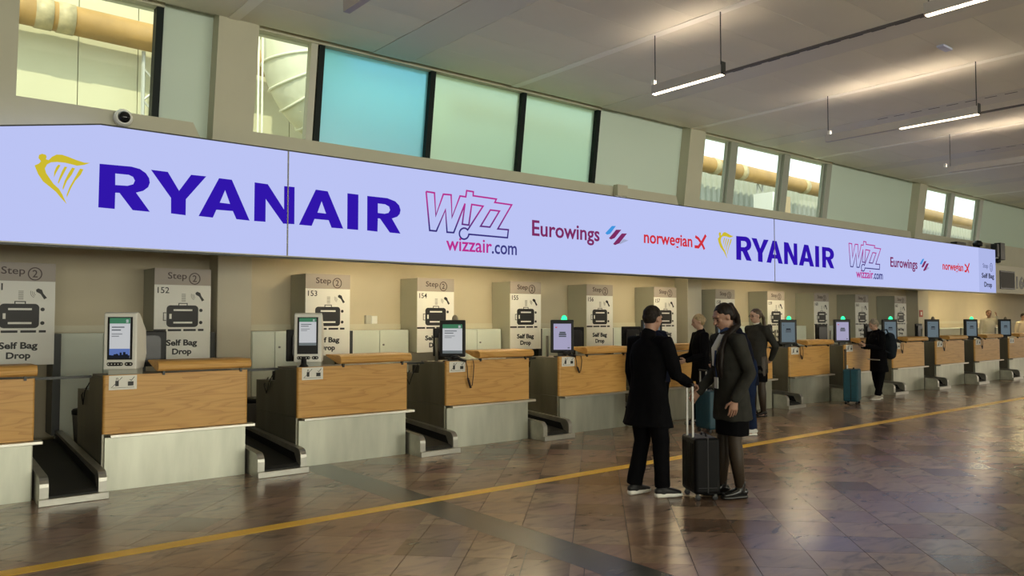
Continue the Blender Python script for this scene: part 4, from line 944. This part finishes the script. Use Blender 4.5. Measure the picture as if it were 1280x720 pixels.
# people at the counters further back
person('person', 'person in navy jacket bending at the counter behind the man in black', (8.90, 7.60), 80, 1.70, {'lean': .14, 'head': (0, .22, 1.58), 'nod': 25, ('wr', 1): (.24, .42, 1.12), ('el', 1): (.30, .12, 1.16)},
       {'mat': NAVYC}, {'kind': 'trousers', 'mat': BLACKC}, {'style': 'short', 'mat': HAIR_D}, {'mat': LEATHER}, vox=.013)
person('person', 'blonde person in loose black top facing left at the counters', (9.92, 7.62), 150, 1.68, {'lean': .02, 'nod': 14, ('wr', -1): (-.20, .34, 1.02), ('el', -1): (-.25, .08, 1.10), ('wr', 1): (.2, .34, 1.02), ('el', 1): (.25, .08, 1.10), ('an', -1): (-.11, .16, .085), ('an', 1): (.11, -.12, .085), ('kn', -1): (-.10, .10, .5), ('kn', 1): (.10, -.02, .5)},
       {'mat': BLACKC, 'name': 'top'}, {'kind': 'trousers', 'mat': BLACKC, 'w': .9}, {'style': 'bob', 'mat': HAIR_Y}, {'mat': LEATHER}, skin=SKIN2, vox=.012, coat_len=.68, coat_flare=1.2)
person('person', 'person in navy jacket, jeans and white trainers behind the charcoal blazer', (9.50, 6.50), 146, 1.70, {'lean': .16, 'head': (0, .27, 1.56), 'nod': 22, ('wr', 1): (.2, .40, 1.0), ('el', 1): (.26, .12, 1.1)},
       {'mat': NAVYC}, {'kind': 'trousers', 'mat': DENIM}, {'style': 'short', 'mat': HAIR_D}, {'mat': mat('shoe_white', (.62, .62, .58), .6), 'sole': SOLE}, vox=.013)
def glasses(t, k, V, HM, J):
    g = MB()
    for sx in (-1, 1): g.tube([HM @ Vector((sx*.031+.02*math.cos(a), .094, -.002+.016*math.sin(a))) for a in [2*math.pi*j/12 for j in range(13)]], .0025, 5, caps=False); g.tube([HM @ Vector((sx*.05, .092, 0)), HM @ Vector((sx*.076, 0, .004))], .0025, 5)
    g.build('glasses', BLACK, t)
    MB().loft([Vector(J['nb'])+Vector((0, 0, .015)), Vector(J['nb'])+Vector((0, .01, .04))], [(.066, .066), (.06, .06)], n=16).build('shirt_collar', SHIRT, t, smooth=True)
person('person', 'person in grey jacket with glasses and long light ponytail, hands behind back', (11.40, 7.62), 170, 1.78, {'nod': 6, ('wr', -1): (-.10, -.19, .92), ('el', -1): (-.27, -.12, 1.14), ('hd', -1): (.7, -.2, -.7), ('wr', 1): (.10, -.18, .92), ('el', 1): (.27, -.12, 1.14), ('hd', 1): (-.7, -.2, -.7)},
       {'mat': GREYC}, {'kind': 'skirt', 'mat': BLACKC, 'len': .56}, {'style': 'tail', 'mat': HAIR_L, 'tail': [(0, -.15, 1.60), (0, -.165, 1.45), (0, -.15, 1.30)]}, {'mat': LEATHER}, skin=SKIN2, vox=.012, extras=glasses)
PACK = cloth('backpack_cloth', (.020, .026, .034))
def bag_x(t, k, V, HM, J):
    MB().box(-.04, .04, -.004, .004, -.075, .075).build('phone', BLACK, t, bevel=.004, loc=(.0, .40*k, 1.18*k))
    MB().tube([V(-.2, .13, .86), V(0, .165, .86), V(.2, .13, .86)], .012, 6).build('belt_strap', mat('strap_pale', (.45, .42, .35), .6), t)
person('person', 'grey-haired person in dark coat and backpack looking at a phone', (15.65, 7.66), 152, 1.62, {'lean': .06, 'nod': 22, 'head': (0, .12, 1.61), ('wr', -1): (-.06, .35, 1.16), ('el', -1): (-.23, .10, 1.10), ('hd', -1): (.3, .6, .5), ('wr', 1): (.08, .34, 1.16), ('el', 1): (.23, .10, 1.10), ('hd', 1): (-.3, .6, .5), ('an', -1): (-.10, .12, .085), ('an', 1): (.10, -.08, .085)},
       {'mat': BLACKC, 'name': 'coat'}, {'kind': 'trousers', 'mat': BLACKC}, {'style': 'curly', 'mat': HAIR_W}, {'mat': mat('shoe_beige', (.40, .37, .30), .6), 'sole': SOLE}, skin=SKIN2, vox=.012, coat_len=.60, coat_flare=1.1, fat=1.12, extras=bag_x)
bp = thing('backpack', 'dark grey backpack worn by the grey-haired person', 'backpack', (15.65, 7.66, 0), math.radians(152-90))
b_ = MB().loft([(0, -.26, .88), (0, -.275, 1.05), (0, -.255, 1.26)], [(.14, .085), (.155, .105), (.125, .075)], n=18); link('pack_body', fuse(b_, 'pack', .012, .006), PACK, bp)
for sx in (-1, 1): MB().tube([(sx*.10, -.19, 1.24), (sx*.115, -.10, 1.395), (sx*.115, .02, 1.385), (sx*.12, .135, 1.22), (sx*.15, .05, 1.02), (sx*.13, -.16, .92)], (.022, .008) if False else .014, 6).build('strap', PACK, bp, smooth=True)
def lab_x(t, k, V, HM, J): pass
person('person', 'person in white shirt raising one hand behind the far counters', (27.0, 9.72, .16), 200, 1.72, {('wr', -1): (-.20, .20, 1.55), ('el', -1): (-.30, .12, 1.25), ('hd', -1): (0, -.3, 1), 'yaw': 10},
       {'mat': mat('grey_shirt', (.42, .40, .33), .7)}, {'kind': 'trousers', 'mat': BLACKC}, {'style': 'bob', 'mat': mat('hair_auburn', (.12, .05, .02), .5)}, {'mat': LEATHER}, vox=.016)
person('person', 'person in pale top cut off by the right photo edge', (29.0, 9.5, .16), 235, 1.62, {'lean': .10, 'nod': 18},
       {'mat': mat('pale_top', (.62, .52, .38), .7)}, {'kind': 'trousers', 'mat': BLACKC}, {'style': 'short', 'mat': HAIR_D}, {'mat': LEATHER}, vox=.016)

# ------------------------------------------------------------------ suitcases
def wheel(par, x, y, r=.025):
    w = MB().lathe([(r*.5, -.012), (r, -.010), (r, .010), (r*.5, .012)], (x, y, r), 14, 'x').build('wheel', BLACK, par, smooth=False)
    MB().box(x-.018, x+.018, y-.012, y+.012, r*1.3, .062).build('caster', DARKMET, w)
def suitcase(label, loc, rz, w, d, h, m_, ribs, pole, handle_back, grip=True, soft=False, tagm=None):
    """w across (local x), d deep (local y), telescopic handle along the local +y side"""
    t = thing('suitcase', label, 'suitcase', (loc[0], loc[1], 0), rz)
    for sx in (-1, 1):
        for sy in (-1, 1): wheel(t, sx*(w/2-.045), sy*(d/2-.04))
    MB().box(-w/2, w/2, -d/2, d/2, .058, h).build('shell', m_, t, bevel=.03, seg=3)
    for k in range(ribs):
        a = -w/2+.06+(w-.12)*k/max(1, ribs-1)
        MB().box(a-.006, a+.006, -d/2-.004, -d/2+.004, .10, h-.05).build('rib', m_, t); MB().box(a-.006, a+.006, d/2-.004, d/2+.004, .10, h-.05).build('rib', m_, t)
    MB().box(-w/2-.003, w/2+.003, -.006, .006, .07, h+.003).build('zip', BLACK, t, bevel=.002, seg=1)
    for sx in (-1, 1): MB().box(sx*w/2-.003, sx*w/2+.003, -d/2+.035, d/2-.035,   .115, .120).build('seam', BLACK, t)
    hx = w*.20
    met = mat('handle_alu', (.30, .29, .27), .4, metal=.7) if handle_back == 'alu' else DARKMET
    pw = .008 if handle_back == 'alu' else .012
    for sx in (-1, 1): MB().box(sx*hx-pw, sx*hx+pw, d/2-.030, d/2-.014, h-.02, pole-.012).build('pole', met, t)
    MB().box(-hx-.02, hx+.02, d/2-.035, d/2-.008, pole-.012, pole+.012).build('grip', BLACK, t, bevel=.006)
    MB().tube([(-.06, -.03, h-.004), (-.05, -.03, h+.022), (.05, -.03, h+.022), (.06, -.03, h-.004)], .009, 8).build('carry_handle', BLACK, t, smooth=True)
    if tagm: MB().box(-.05, .05, d/2-.06, d/2-.05, h+.001, h+.07).build('baggage_tag', SHIRT, t)
    return t
SC_B = mat('case_black', (.004, .004, .0045), .5, spec=.12); SC_T = mat('case_teal', (.006, .045, .068), .5); SC_T2 = mat('case_teal_fabric', (.004, .060, .088), .6, noise_amt=.15, nscale=12)
suitcase('black hard-shell cabin suitcase between the two people talking', (5.84, 4.51), math.radians(59), .35, .24, .555, SC_B, 6, 1.02, 'alu')
suitcase('ribbed dark teal suitcase by the blonde person', (9.24, 6.98), math.radians(75), .34, .24, .60, SC_T, 7, .88, 'alu')
suitcase('teal fabric suitcase with white tag beside the grey-haired person', (14.42, 7.58), math.radians(20), .40, .27, .66, SC_T2, 0, 1.02, 'dark', tagm=True)
suitcase('dark suitcase cut off by the right photo edge', (18.62, 5.88), math.radians(40), .34, .24, .58, SC_B, 0, .60, 'dark')
